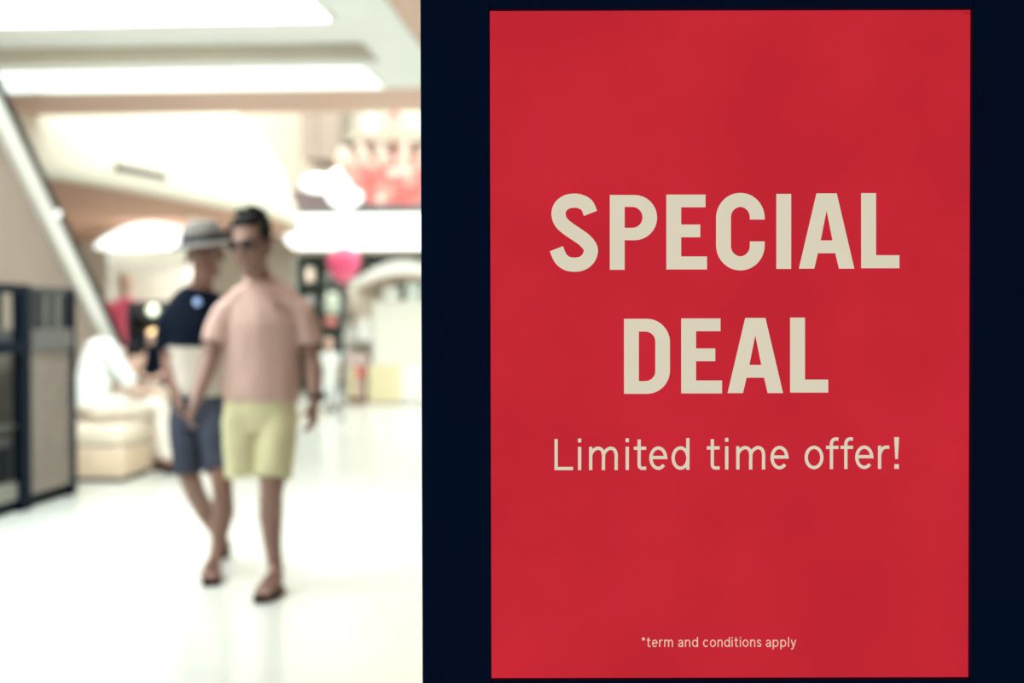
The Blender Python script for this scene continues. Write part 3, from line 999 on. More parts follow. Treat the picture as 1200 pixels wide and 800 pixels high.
obj('body', melt(bm, .0064, 4, .5), M_skin2, pB)
eyes(HB, pB, 1.13)
lips(HB, pB, 1.13, M_lips)
M3 = HB.to_3x3().normalized()
hb = bmesh.new()
ball(hb, hpt(HB, 0, .030, .030), (.084, .086, .076), M3)
ball(hb, hpt(HB, 0, .066, -.02), (.064, .042, .062), M3)
obj('hair', melt(hb, .007, 2), M_hair, pB)
# hat: crown and drooping brim, as one turned felt shape
ht = bmesh.new()
prof_ = [(.0, .148), (.045, .146), (.074, .132), (.088, .100), (.096, .062), (.100, .052), (.122, .044), (.142, .030), (.144, .024), (.122, .036), (.098, .044), (.090, .05), (.0, .09)]
rings = []
for r_, z_ in prof_:
    rings.append([ht.verts.new(HB @ Vector((max(r_, .001) * cos(2 * pi * k_ / 28), .012 + max(r_, .001) * 1.1 * sin(2 * pi * k_ / 28), z_ + .01 - .012 * sin(2 * pi * k_ / 28) * (r_ > .1)))) for k_ in range(28)])
for a_, b_ in zip(rings, rings[1:]):
    for k_ in range(28):
        ht.faces.new((a_[k_], a_[(k_ + 1) % 28], b_[(k_ + 1) % 28], b_[k_]))
bmesh.ops.recalc_face_normals(ht, faces=ht.faces[:])
hat = obj('hat', ht, M_hat, pB, smooth=True)
hbnd = bmesh.new()
for z_, r_ in ((.070, .0975), (.088, .0945)):
    pass
r0, r1 = [], []
for k_ in range(28):
    c_, s_ = cos(2 * pi * k_ / 28), sin(2 * pi * k_ / 28)
    r0.append(hbnd.verts.new(HB @ Vector((.1005 * c_, .012 + .1005 * 1.1 * s_, .068))))
    r1.append(hbnd.verts.new(HB @ Vector((.0945 * c_, .012 + .0945 * 1.1 * s_, .098))))
for k_ in range(28):
    hbnd.faces.new((r0[k_], r0[(k_ + 1) % 28], r1[(k_ + 1) % 28], r1[k_]))
obj('hat_band', hbnd, M_dark, hat)
# top: navy yoke and sleeves above a light grey body
ts = bmesh.new()
loft(ts, [(J(234, 464), .140, .110), (J(234, 445), .142, .112), (J(233, 412), .142, .114), (J(231, 380), .165, .118), (J(231, 362), .160, .104), (J(233, 349), .122, .086), (J(235, 339), .084, .074)], ax, 20, (.02, .1))
loft(ts, [(J(208, 367), .064, .066), (J(201, 377), .068, .070), (J(196, 395, .01), .062, .064), (J(196, 408, .02), .060, .062)], ax, 14, (.6, .02))
loft(ts, [(J(256, 367), .064, .066), (J(263, 377, .02), .068, .070), (J(268, 395, .04), .062, .064), (J(270, 408, .05), .060, .062)], ax, 14, (.6, .02))
loft(ts, [(J(241, 349), .046, .066), (J(252, 355), .054, .070), (J(262, 366, .01), .050, .064)], (0, 0, 1), 14)
loft(ts, [(J(225, 349), .046, .066), (J(214, 355), .054, .070), (J(203, 366), .050, .064)], (0, 0, 1), 14)
top = melt(ts, .0085, 5, .5, .006, 8)
top.materials.append(M_navycl)
top.materials.append(M_greycl)
zc_ = J(234, 405).z
for p_ in top.polygons:
    inarm = abs(p_.center.x - J(233, 420).x) > .15
    p_.material_index = 1 if (p_.center.z < zc_ and not inarm) else 0
to = obj('t_shirt', top, [], pB)
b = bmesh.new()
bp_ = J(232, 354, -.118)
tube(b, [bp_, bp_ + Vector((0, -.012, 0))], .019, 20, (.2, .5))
obj('glint_disc', b, mat('pale_blue_glint', (.36, .52, .95), .15, .6, vary=.02), to, label='round pale blue disc standing in for a glint')  # a glint on the chest, put into the colour of a small disc
ss = bmesh.new()
loft(ss, [(J(234, 460), .138, .105), (J(234, 480), .150, .112), (J(235, 500), .152, .110)], ax, 18, (.1, .3))
loft(ss, [(J(250, 488), .086, .100), (J(255, 522, -.065), .080, .094), (J(257, 553, -.115), .074, .080)], ax, 16, (.3, .02))
loft(ss, [(J(218, 488, .02), .088, .100), (J(219, 522, .0), .084, .094), (J(222, 555, .0), .078, .082)], ax, 16, (.3, .02))
obj('shorts', melt(ss, .0085, 5, .5, .006, 9), M_slate, pB)
sandal(pB, hF, tF, .95)
sandal(pB, hR + Vector((0, .012, -.012)), tR + Vector((0, .012, -.006)), .92)


# ---------------------------------------------------------------- seated people and beige poufs
def pouf(label, x0, x1, y0, y1, h_, rz=0):
    t_ = thing('pouf', label, 'pouf', ((x0 + x1) / 2, (y0 + y1) / 2, 0))
    mb_ = mat('beige_leather', (.74, .58, .43), .6, .3, vary=.05, scale=5, bump=.05)
    obj('seat_cushion', box(x0, x1, y0, y1, h_ * .62, h_), mat('pale_beige_leather', (.82, .72, .58), .6, .3, vary=.04, scale=5), t_, bevel=.045, smooth=True)
    obj('body', box(x0 + .01, x1 - .01, y0 + .01, y1 - .01, .03, h_ * .62), mb_, t_, bevel=.03, smooth=True)
    obj('base', box(x0 + .04, x1 - .04, y0 + .04, y1 - .04, 0, .03), M_sole, t_)
    return t_


p0 = zpt(90, 565)
PX0, PY0 = p0.x, p0.y
pouf('beige leather pouf under the person in the white shirt', PX0 - .32, PX0 + .38, PY0, PY0 + .75, .44)
p1 = zpt(170, 533)
pouf('beige leather pouf under the seated person in navy', p1.x - .16, p1.x + .50, p1.y, p1.y + .6, .45)


def shoe(parent, heel, d, k=1.0, m_=None):
    d = Vector(d).normalized()
    h_ = Vector(heel)
    b_ = bmesh.new()
    x = d.cross(Vector((0, 0, 1)))
    loft(b_, [(h_ + Vector((0, 0, .045)), .030 * k, .045 * k), (h_ + d * .06 + Vector((0, 0, .05)), .038 * k, .05 * k), (h_ + d * .15 + Vector((0, 0, .038)), .042 * k, .036 * k), (h_ + d * .24 + Vector((0, 0, .03)), .036 * k, .026 * k)], x, 12)
    o_ = obj('shoe', melt(b_, .008, 3), m_ or M_sole, parent)
    return o_


M_wshirt = mat('white_cotton', (.86, .90, .87), .85, .15, vary=.02, scale=6)
M_cream_t = mat('cream_trousers', (.84, .76, .68), .85, .15, vary=.03, scale=6)
M_blush = mat('blush_trousers', (.78, .66, .56), .85, .15, vary=.03, scale=6)


def sitter(label, hip, sh, headc, knees, ankles, elbows, wrists, toe, mats, hk=1.0, hyaw=0, hpitch=0, width=.2, bald=False):
    """seated figure: everything in world points; toe is the way the feet point"""
    ms, mt, msk, mhair = mats
    hip, sh, headc = Vector(hip), Vector(sh), Vector(headc)
    t_ = person(label, (hip.x, hip.y, 0))
    f = Vector(toe).normalized()
    s = f.cross(Vector((0, 0, 1)))
    b_ = bmesh.new()
    mid = hip.lerp(sh, .5)
    loft(b_, [(hip, .15, .10), (mid, .13, .10), (sh, .14, .08)], s)
    loft(b_, [(sh, .06, .06), (sh.lerp(headc, .45), .052, .055), (headc, .05, .055)], s)
    H_ = head(b_, headc, hk, hyaw, hpitch)
    for kx in range(2):
        sd_ = -1 if kx == 0 else 1
        shp = sh + s * sd_ * width * .80 - Vector((0, 0, .03))
        loft(b_, [(shp, .05, .05), (elbows[kx], .04, .04), (wrists[kx], .028, .026)], s)
        hand(b_, wrists[kx], Vector(wrists[kx]) - Vector(elbows[kx]), (0, 0, -1), .95, .5, sd_)
        hp = hip + s * sd_ * .09 + Vector((0, 0, -.02))
        loft(b_, [(hp, .08, .08), (knees[kx], .055, .055), (Vector(knees[kx]).lerp(Vector(ankles[kx]), .35), .05, .05), (ankles[kx], .033, .036)], s)
    obj('body', melt(b_, .010, 3), msk, t_)
    b_ = bmesh.new()
    loft(b_, [(hip + Vector((0, 0, -.02)), .185, .14), (hip.lerp(sh, .3), .18, .145), (hip.lerp(sh, .7), .20, .145), (sh, width * .9, .12), (sh + (headc - sh).normalized() * .03, .09, .08)], s, 18, (.3, .3))
    for kx in range(2):
        sd_ = -1 if kx == 0 else 1
        shp = sh + s * sd_ * width * .86 - Vector((0, 0, .01))
        loft(b_, [(sh + s * sd_ * .08, .10, .09), (shp, .088, .085), (shp.lerp(Vector(elbows[kx]), .85), .064, .064)], f, 14)
    obj('shirt', melt(b_, .011, 5, .5, .008, 7), ms, t_)
    b_ = bmesh.new()
    loft(b_, [(hip + Vector((0, 0, .06)), .165, .125), (hip + Vector((0, 0, -.03)), .18, .135)], s, 16)
    for kx in range(2):
        sd_ = -1 if kx == 0 else 1
        hp = hip + s * sd_ * .095 + Vector((0, 0, -.03))
        K, A_ = Vector(knees[kx]), Vector(ankles[kx])
        loft(b_, [(hp, .105, .10), (hp.lerp(K, .6), .09, .09), (K, .076, .076), (K.lerp(A_, .45), .07, .07), (K.lerp(A_, .9), .062, .062)], s, 14)
    obj('trousers', melt(b_, .011, 5, .5, .006, 8), mt, t_)
    for kx in range(2):
        a = Vector(ankles[kx])
        shoe(t_, Vector((a.x, a.y, .006)) - f * .05, f)
    b_ = bmesh.new()
    m3 = H_.to_3x3().normalized()
    ball(b_, hpt(H_, 0, .030, .046), (.084, .088, .080), m3)
    ball(b_, hpt(H_, 0, .064, -.01), (.066, .05, .066), m3)
    obj('hair', melt(b_, .010, 2), mhair, t_)
    eyes(H_, t_, hk)
    return t_


# white shirt, bent forward over the knees, facing image-right
d0 = 11.25
q = lambda px, py, dd=0: at(px, py, d0 + dd)
hipW = Vector((PX0 - .03, PY0 + .36, .585))
fr_ = Vector((.85, .53, 0)).normalized()
sd__ = fr_.cross(Vector((0, 0, 1)))
W3 = lambda a, b, c: hipW + fr_ * a + sd__ * b + Vector((0, 0, c))
sitter('person in white shirt bent forward on the beige pouf beside the black cabinet',
       hipW, W3(.10, 0, .45), W3(.36, -.02, .36),
       [W3(.53, -.12, .0), W3(.53, .12, .0)], [W3(.57, -.13, -.485), W3(.60, .14, -.485)],
       [W3(.28, -.24, .14), W3(.30, .24, .12)], [W3(.50, -.11, .085), W3(.50, .10, .085)],
       fr_, (M_wshirt, M_cream_t, M_skin3, M_hair), 1.0, radians(122), radians(35), .235)
hipN = Vector((p1.x + .0, p1.y + .28, .60))
sitter('person in navy top and pale trousers seated behind the bent person in white',
       hipN, hipN + Vector((-.04, .0, .44)), hipN + Vector((.16, -.13, .56)),
       [hipN + Vector((-.18, -.42, .02)), hipN + Vector((.16, -.44, .02))], [hipN + Vector((-.16, -.52, -.50)), hipN + Vector((.20, -.50, -.50))],
       [hipN + Vector((-.20, -.14, .18)), hipN + Vector((.22, -.14, .18))], [hipN + Vector((-.02, -.34, .16)), hipN + Vector((.16, -.36, .14))],
       (0, -1, 0), (M_navycl, M_blush, M_skin3, M_hair), 1.0, radians(10), radians(12), .2)


def stander(label, base, height, ms, mt, msk, mhair, facing=0.0, hscale=1.0):
    """small standing figure in the distance"""
    k = height / 1.75
    t_ = person(label, base)
    B = Vector(base)
    Rm = Matrix.Rotation(facing, 3, 'Z')
    P = lambda x, y_, z_: B + Rm @ Vector((x * k, y_ * k, z_ * k))
    s = Rm @ Vector((1, 0, 0))
    b_ = bmesh.new()
    loft(b_, [(P(0, 0, .88), .13 * k, .09 * k), (P(0, 0, 1.1), .12 * k, .09 * k), (P(0, 0, 1.35), .15 * k, .09 * k), (P(0, 0, 1.47), .06 * k, .055 * k), (P(0, -.01, 1.58), .05 * k, .055 * k)], s)
    H_ = head(b_, P(0, -.02, 1.63), k * hscale, facing)
    for sd_ in (-1, 1):
        loft(b_, [(P(sd_ * .17, 0, 1.40), .052 * k, .05 * k), (P(sd_ * .22, .02, 1.12), .04 * k, .04 * k), (P(sd_ * .21, -.08, .88), .027 * k, .025 * k)], s)
        hand(b_, P(sd_ * .21, -.08, .88), Rm @ Vector((0, -.25, -1)), Rm @ Vector((-sd_, 0, 0)), k, .4, -sd_)
        loft(b_, [(P(sd_ * .09, 0, .86), .09 * k, .09 * k), (P(sd_ * .10, -.01, .48), .055 * k, .06 * k), (P(sd_ * .10, .02, .33), .05 * k, .055 * k), (P(sd_ * .10, .01, .09), .034 * k, .04 * k)], s)
    obj('body', melt(b_, .011, 3), msk, t_)
    b_ = bmesh.new()
    loft(b_, [(P(0, 0, .84), .165 * k, .12 * k), (P(0, 0, 1.1), .16 * k, .12 * k), (P(0, 0, 1.34), .175 * k, .12 * k), (P(0, 0, 1.47), .08 * k, .07 * k)], s, 18, (.05, .1))
    for sd_ in (-1, 1):
        loft(b_, [(P(sd_ * .12, 0, 1.38), .08 * k, .08 * k), (P(sd_ * .18, 0, 1.36), .075 * k, .07 * k), (P(sd_ * .21, .01, 1.18), .062 * k, .062 * k)], s, 14, (.3, .05))
    obj('shirt', melt(b_, .011, 4, .5, .006, 8), ms, t_)
    b_ = bmesh.new()
    loft(b_, [(P(0, 0, .93), .15 * k, .11 * k), (P(0, 0, .82), .165 * k, .12 * k)], s, 16)
    for sd_ in (-1, 1):
        loft(b_, [(P(sd_ * .09, 0, .84), .10 * k, .105 * k), (P(sd_ * .10, 0, .48), .078 * k, .08 * k), (P(sd_ * .10, .01, .12), .065 * k, .07 * k)], s, 14, (.2, .05))
    obj('trousers', melt(b_, .011, 4, .5, .006, 8), mt, t_)
    for sd_ in (-1, 1):
        a = P(sd_ * .10, .06, .0)
        shoe(t_, Vector((a.x, a.y, .006)), Rm @ Vector((0, -1, 0)), k)
    b_ = bmesh.new()
    m3 = H_.to_3x3().normalized()
    ball(b_, hpt(H_, 0, .030, .046), [v * k * hscale for v in (.084, .088, .080)], m3)
    ball(b_, hpt(H_, 0, .064, -.01), [v * k * hscale for v in (.066, .05, .066)], m3)
    obj('hair', melt(b_, .010, 2), mhair, t_)
    eyes(H_, t_, k * hscale)
    return t_


M_redcl = mat('red_jersey', (.95, .15, .25), .85, .15, vary=.06)
M_greyhair = mat('fair_hair', (.62, .44, .34), .6, .3, vary=.15, scale=30)
pr = at(148, 400, 16.9)
stander('person in red top with fair hair standing beyond the escalator foot', (pr.x, pr.y, 0), 1.80, M_redcl, M_dark, M_skin3, M_greyhair, radians(25))
pt = zpt(386, 483)
stander('small child in white standing at left of the arched cream kiosk', (pt.x, pt.y, 0), .98, M_wshirt, M_wshirt, M_skin3, M_greyhair, radians(20), 1.35)

# ================================================================== DARK SHELF WITH GLOBE LAMPS (behind the seated people)
ds = at(172, 400, 14.6)
bx0, bx1 = at(148, 400, 14.6).x, at(205, 400, 14.6).x
by = ds.y
st = thing('display_shelf', 'dark open display shelf behind the seated people', 'shelf', (ds.x, by, 0))
for xx in (bx0, bx1 - .03):
    obj('side_panel', box(xx, xx + .03, by, by + .35, 0, 1.45), M_dark, st)
for zz_ in (.08, .45, .80, 1.0, 1.25):
    obj('shelf', box(bx0 + .03, bx1 - .03, by, by + .35, zz_, zz_ + .025), M_black, st)
obj('back_panel', box(bx0, bx1, by + .351, by + .365, 0, 1.45), mat('warm_grey_board', (.16, .14, .13), .6, .3), st)
M_gb1 = mat('pale_green_globe', (.8, .85, .7), .3, .4, vary=0, emit=1.9, ecol=(.85, .95, .72))
M_gb2 = mat('amber_globe', (.8, .6, .3), .3, .4, vary=0, emit=2.6, ecol=(.95, .66, .33))
for px, py, m_, lab, zs in ((173, 361, M_gb1, 'pale green glowing globe lamp on the dark shelf', 1.275), (173.5, 387, M_gb2, 'amber glowing globe lamp on the lower board of the dark shelf', 1.025)):
    c_ = at(px, py, 14.55)
    t_ = thing('globe_lamp', lab, 'lamp', (c_.x, by + .12, zs))
    b = bmesh.new()
    r_ = .058
    ball(b, (c_.x, by + .12, zs + r_ + .025), r_)
    obj('globe', b, m_, t_, smooth=True)
    b = bmesh.new()
    lathe(b, (c_.x, by + .12, zs), [(.05, 0), (.05, .012), (.02, .02), (.02, .035)], 16)
    obj('foot', b, M_steel, t_)
for i, (px, hh, m_, lab) in enumerate(((157, .15, M_clad, 'taupe carton on the middle board of the dark shelf'), (190, .16, M_grey, 'grey carton on the middle board of the dark shelf'))):
    xx = at(px, 400, 14.6).x
    t_ = thing('carton', lab, 'box', (xx, by + .16, .825))
    obj('body', box(xx - .06, xx + .06, by + .08, by + .26, .825, .825 + hh * .8), m_, t_, bevel=.004)
    obj('lid', box(xx - .064, xx + .064, by + .076, by + .264, .825 + hh * .8, .825 + hh), m_, t_, bevel=.004)

# ================================================================== CREAM KIOSK WITH A LIT OVAL CANOPY (left)
KY = 20.0
c0, c1 = ypt(110, 285, KY), ypt(224, 256, KY)
kc = thing('kiosk', 'cream kiosk with glowing white oval canopy under the mezzanine', 'kiosk', ((c0.x + c1.x) / 2, KY + .5, 0))
b = bmesh.new()
n_ = 20
W_ = c1.x - c0.x
lens = []
for i in range(n_ + 1):
    u = i / n_
    lens.append((u, .03 + .40 * sin(pi * min(1, u ** .8)) ** .8 * (.45 + .55 * u)))
top_ = [(c0.x + u * W_, 2.28 + h_ + .10 * u) for u, h_ in lens]
bot_ = [(c0.x + u * W_, 2.28 + .08 * u) for u, h_ in reversed(lens)]
prism(top_ + bot_, 'y', KY, KY + 1.1, b)
obj('canopy', b, M_glow, kc)
for xx in (c0.x + .08, c1.x - .14):
    obj('post', box(xx, xx + .06, KY + .3, KY + .36, 0, 2.3), M_white, kc)
obj('back_panel', box(c0.x + .02, c1.x - .05, KY + .5, KY + .55, 0, 2.27), M_cream, kc)
obj('counter', box(c0.x + .02, c1.x - .1, KY - .1, KY + .29, 0, 1.0), M_cream, kc, bevel=.01)
obj('counter_top', box(c0.x - .02, c1.x - .06, KY - .14, KY + .29, 1.0, 1.04), M_clad, kc, bevel=.006)
# tall pale column between the kiosk and the pair of men
q0, q1 = ypt(196, 330, 22.5), ypt(226, 280, 22.5)
struct('trim_5', box(q0.x, q1.x, 22.5, 23.0, 0, ZM - .01), M_cream)
q0, q1 = ypt(186, 330, 22.0), ypt(196, 280, 22.0)
struct('trim_6', box(q0.x, q1.x, 22.0, 22.4, 0, ZM - .01), mat('brown_trim', (.36, .27, .22), .6, .3))

# ================================================================== SHOP WITH A LIT FASCIA (right of the men)
SY = 23.6
f0, f1 = ypt(332, 292, SY), ypt(600, 250, SY)
sg_ = thing('shop_sign', 'long glowing white fascia lightbox above the dark green shopfront', 'sign', ((f0.x + 3), SY + .3, f0.z))
b = bmesh.new()
hh = f1.z - f0.z
fx1 = f0.x + 7
poly_ = [(f0.x + hh / 2 + hh / 2 * cos(a), f0.z + hh / 2 + hh / 2 * sin(a)) for a in [radians(90 + 180 * i / 10) for i in range(11)]] + [(fx1, f0.z), (fx1, f0.z + hh)]
prism(poly_, 'y', SY, SY + .5, b)
obj('lightbox', b, M_glow, sg_)
obj('lower_rim', box(f0.x + .25, fx1, SY + .02, SY + .48, f0.z - .08, f0.z - .002), M_clad, sg_)
struct('wall_back.001', box(f0.x + .15, fx1, SY + .55, SY + .7, 0, f1.z + .1), mat('deep_green_wall', (.10, .13, .115), .5, .4, vary=.25, scale=3))
M_green = mat('dark_green_paint', (.045, .075, .065), .5, .4, vary=.2)
rack = thing('shelving_unit', 'dark green shop shelving under the glowing fascia', 'shelf', (f0.x + 1.0, SY + .3, 0))
rx0, rx1 = f0.x + .2, f0.x + 2.3
for i in range(4):
    xx = rx0 + (rx1 - rx0 - .04) * i / 3
    obj('upright', box(xx, xx + .04, SY + .1, SY + .5, 0, 2.3), M_green, rack)
for zz_ in (.1, .55, .98, 1.42, 1.86, 2.26):
    obj('shelf', box(rx0 + .041, rx1 - .041, SY + .12, SY + .5, zz_ - .02, zz_), M_green, rack)
goods = [('white', (.80, .83, .78)), ('pale green', (.50, .62, .50)), ('grey', (.30, .32, .30)), ('dark', (.05, .06, .06)), ('beige', (.7, .6, .48))]
for r_i, zz_ in enumerate((.98, 1.42, 1.86)):
    for k_ in range(6):
        nm, col = goods[(r_i * 2 + k_ * 3) % 5]
        xx = rx0 + .2 + k_ * (rx1 - rx0 - .4) / 5
        if min(abs(xx - (rx0 + (rx1 - rx0 - .04) * i / 3) - .02) for i in range(4)) < .11:
            xx += .12 if xx < rx1 - .35 else -.12
        hgt = .2 + .05 * ((k_ + r_i) % 3)
        t_ = thing('jar', '%s lidded jar, %s along the %s board of the dark green shelving' % (nm, ('first', 'second', 'third', 'fourth', 'fifth', 'last')[k_], ('waist-high', 'middle', 'upper')[r_i]), 'jar', (xx, SY + .28, zz_), 0, 'jars on the dark green shelving')
        b = bmesh.new()
        lathe(b, (xx, SY + .28, zz_), [(.07, 0), (.085, .02), (.085, hgt * .7), (.06, hgt * .82)], 14)
        obj('pot', b, mat('jar_' + nm.replace(' ', '_'), col, .4, .4, vary=.05), t_, smooth=True)
        b = bmesh.new()
        lathe(b, (xx, SY + .28, zz_), [(.068, hgt * .82), (.068, hgt * .93), (.02, hgt)], 14)
        obj('lid', b, M_steel, t_)

# ================================================================== HANGING DECORATIONS
gl = at(404, 220, 20.5)
t_ = thing('paper_lantern', 'large round white paper lantern hanging left of the red chandelier', 'lantern', gl)
b = bmesh.new()
lathe(b, gl, [(max(.05, .29 * cos(a)) + (.004 if i % 2 else -.004), .30 * sin(a)) for i, a in enumerate([radians(-80 + 160 * i / 22) for i in range(23)])], 28)
obj('shade', b, M_glow, t_, smooth=True)
b = bmesh.new()
tube(b, [gl + Vector((0, 0, .3)), Vector((gl.x, gl.y, 7.28))], .008, 6)
obj('cord', b, M_dark, t_)
g2 = at(372, 215, 21.5)
t_ = thing('paper_lantern', 'smaller white paper lantern hanging between the mezzanine and the large lantern', 'lantern', g2)
b = bmesh.new()
lathe(b, g2, [(max(.04, .24 * cos(a)) + (.003 if i % 2 else -.003), .14 * sin(a)) for i, a in enumerate([radians(-78 + 156 * i / 18) for i in range(19)])], 24)
obj('shade', b, M_glow, t_, smooth=True)
b = bmesh.new()
tube(b, [g2 + Vector((0, 0, .14)), Vector((g2.x, g2.y, 7.28))], .008, 6)
obj('cord', b, M_dark, t_)

ch_c = at(462, 205, 19.5)
t_ = thing('chandelier', 'big red blossom chandelier with glowing warm bulbs beside the black stand', 'chandelier', ch_c)
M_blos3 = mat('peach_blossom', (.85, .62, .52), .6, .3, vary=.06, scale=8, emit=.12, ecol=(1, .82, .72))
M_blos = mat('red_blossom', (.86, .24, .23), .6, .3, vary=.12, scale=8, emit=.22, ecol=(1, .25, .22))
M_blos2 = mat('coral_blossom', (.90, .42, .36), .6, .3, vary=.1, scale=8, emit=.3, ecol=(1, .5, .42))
M_bulb = mat('warm_bulb', (.35, .3, .25), .4, .3, vary=0, emit=.85, ecol=(1, .84, .70))
b = bmesh.new()
for rr_, zz_ in ((.70, .18), (.52, -.05), (.30, -.26)):
    pts = [ch_c + Vector((rr_ * cos(2 * pi * i / 24), rr_ * .8 * sin(2 * pi * i / 24), zz_)) for i in range(25)]
    for i in range(24):
        tube(b, [pts[i], pts[i + 1]], .018, 6)
tube(b, [ch_c + Vector((0, 0, -.3)), Vector((ch_c.x, ch_c.y, 7.27))], .015, 8)
for k_ in range(6):
    a = 2 * pi * k_ / 6
    tube(b, [ch_c + Vector((.70 * cos(a), .56 * sin(a), .18)), ch_c + Vector((0, 0, .9))], .006, 5)
    tube(b, [ch_c + Vector((.70 * cos(a), .56 * sin(a), .18)), ch_c + Vector((.30 * cos(a), .24 * sin(a), -.26))], .010, 5)
obj('ring_frame', b, mat('red_wire', (.6, .08, .08), .5, .3), t_)


def blossom(c_, r_, m_):
    bb = bmesh.new()
    for k2 in range(5):
        a2 = 2 * pi * k2 / 5 + random.random()
        mt_ = Matrix.Rotation(a2, 3, 'Y') @ Matrix.Rotation(.5, 3, 'X')
        ball(bb, Vector(c_) + Vector((cos(a2) * r_ * .55, -.02, sin(a2) * r_ * .55)), (r_ * .6, r_ * .3, r_ * .5), mt_, 10, 6)
    ball(bb, c_, r_ * .35, None, 8, 6)
    return obj('blossom', bb, m_, t_, smooth=True)


for rr_, zz_, nn in ((.70, .16, 16), (.62, .02, 14), (.52, -.09, 12), (.32, -.27, 9)):
    for k_ in range(nn):
        a = 2 * pi * k_ / nn + rr_
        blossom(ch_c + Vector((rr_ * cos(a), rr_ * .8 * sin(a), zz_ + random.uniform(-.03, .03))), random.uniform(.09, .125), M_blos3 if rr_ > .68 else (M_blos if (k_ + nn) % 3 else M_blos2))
for k_ in range(14):
    a = 2 * pi * k_ / 14 + .1
    b = bmesh.new()
    ball(b, ch_c + Vector((.72 * cos(a), .58 * sin(a), + .30 + .03 * (k_ % 2))), .055, None, 14, 8)
    obj('bulb', b, M_bulb, t_, smooth=True)
for dx, dz in ((.05, -.02), (.22, .0), (-.12, -.36)):
    b = bmesh.new()
    ball(b, ch_c + Vector((dx, -.5, dz)), .07 if dz > -.2 else .055, None, 14, 8)
    o_ = obj('bulb', b, M_bulb, t_, smooth=True)
sp = at(434, 146, 21)
t_ = thing('spotlight', 'small white spotlight hanging above the red chandelier', 'light', sp)
b = bmesh.new()
lathe(b, sp, [(.05, .16), (.07, .10), (.10, 0)], 16)
obj('housing', b, M_white, t_)
b = bmesh.new()
ball(b, sp + Vector((0, -.02, .0)), .085, None, 14, 8)
obj('bulb', b, M_glow, t_, smooth=True)
b = bmesh.new()
tube(b, [sp + Vector((0, 0, .16)), Vector((sp.x, sp.y, 7.28))], .012, 6)
obj('stem', b, M_dark, t_)

# pink balloon on a string tied to a small weight
bl = at(403, 309, 17.4)
t_ = thing('balloon', 'bright pink balloon floating on a string left of the arched kiosk', 'balloon', bl)
M_bal2 = mat('pink_latex', (.95, .10, .25), .3, .5, vary=.03, coat=.3)
b = bmesh.new()
lathe(b, bl, [(.012, -.238), (.05, -.218), (.11, -.175), (.168, -.105), (.198, -.02), (.200, .045), (.178, .12), (.13, .175), (.07, .205), (.005, .215)], 28)
obj('skin', b, M_bal2, t_, smooth=True)
b = bmesh.new()
lathe(b, bl, [(.022, -.275), (.010, -.262), (.008, -.248), (.012, -.244)], 12)
obj('knot', b, M_bal2, t_)
b = bmesh.new()
tube(b, [bl + Vector((0, 0, -.27)), bl + Vector((.01, .01, -.9)), Vector((bl.x, bl.y, .1))], .003, 5)
obj('string', b, M_white, t_)
b = bmesh.new()
lathe(b, (bl.x, bl.y, 0), [(.05, 0), (.05, .06), (.02, .1)], 16)
obj('weight', b, M_steel, t_)

# ================================================================== ARCHED CREAM KIOSK (right)
k0 = zpt(427, 474)
AY = k0.y
AX0, AX1 = ypt(424, 470, AY).x, ypt(494, 470, AY).x
Zp = lambda py: ypt(450, py, AY).z
Xp = lambda px: ypt(px, 400, AY).x
ka = thing('kiosk', 'arched cream kiosk with yellow front panel beside the black poster stand', 'kiosk', ((AX0 + AX1) / 2, AY + .5, 0))
M_yel = mat('pale_yellow_panel', (.86, .80, .52), .6, .3, vary=.03)
M_warm = mat('warm_cream_panel', (.84, .78, .66), .6, .3, vary=.03)
ax0, ax1 = Xp(418), Xp(418) + 1.45
zc0, zc1 = Zp(324), Zp(305)
b = bmesh.new()
up_ = [(ax0 + (ax1 - ax0) * i / 20, zc0 - .12 + (zc1 - zc0 + .12) * sin(pi * (i + 1) / 22)) for i in range(21)]
lo_ = [(x, z_ - .20 * (.35 + .65 * sin(pi * (i + 1) / 22))) for i, (x, z_) in enumerate(up_)]
prism(up_ + lo_[::-1], 'y', AY - .25, AY + .9, b)
obj('arch_canopy', b, M_white, ka)
b = bmesh.new()
lo2 = [(x, z_ - .075) for x, z_ in lo_]
prism([(x, z_ - .002) for x, z_ in lo_] + lo2[::-1], 'y', AY + .02, AY + .88, b)
obj('arch_shade', b, mat('tan_shade', (.55, .40, .30), .6, .3), ka)  # tan band stands in for the shade under the arch canopy
for xx in (ax0 + .12, ax1 - .2):
    obj('post', box(xx, xx + .07, AY + .42, AY + .49, 0, lo2[3][1] - .01), M_warm, ka)
obj('back_panel', box(ax0 + .195, ax1 - .205, AY + .45, AY + .49, 0, lo2[4][1] - .01), M_warm, ka)
obj('side_panel', box(Xp(401), ax0 + .119, AY + .45, AY + .48, 0, Zp(333)), M_warm, ka)
obj('counter', box(Xp(431), ax1 - .1, AY, AY + .40, .04, Zp(428)), M_yel, ka, bevel=.01)
obj('counter_skirt', box(Xp(470), ax1 - .08, AY - .012, AY - .001, .04, Zp(428)), M_white, ka)
obj('plinth', box(Xp(428), ax1 - .06, AY - .03, AY + .42, 0, .04), mat('pink_grey_plinth', (.50, .42, .38), .6, .3), ka)
obj('upper_cabinet', box(Xp(436), ax1 - .1, AY + .02, AY + .40, Zp(428) + .001, Zp(352)), mat('ivory_panel', (.86, .86, .78), .5, .3, vary=.03), ka, bevel=.01)
for zz_ in (Zp(400), Zp(428)):
    obj('shelf', box(Xp(403), Xp(435), AY + .06, AY + .38, zz_ - .03, zz_), mat('grey_shelf', (.32, .33, .33), .5, .3), ka)
obj('upright', box(Xp(402), Xp(404), AY + .06, AY + .38, 0, Zp(390)), M_white, ka)
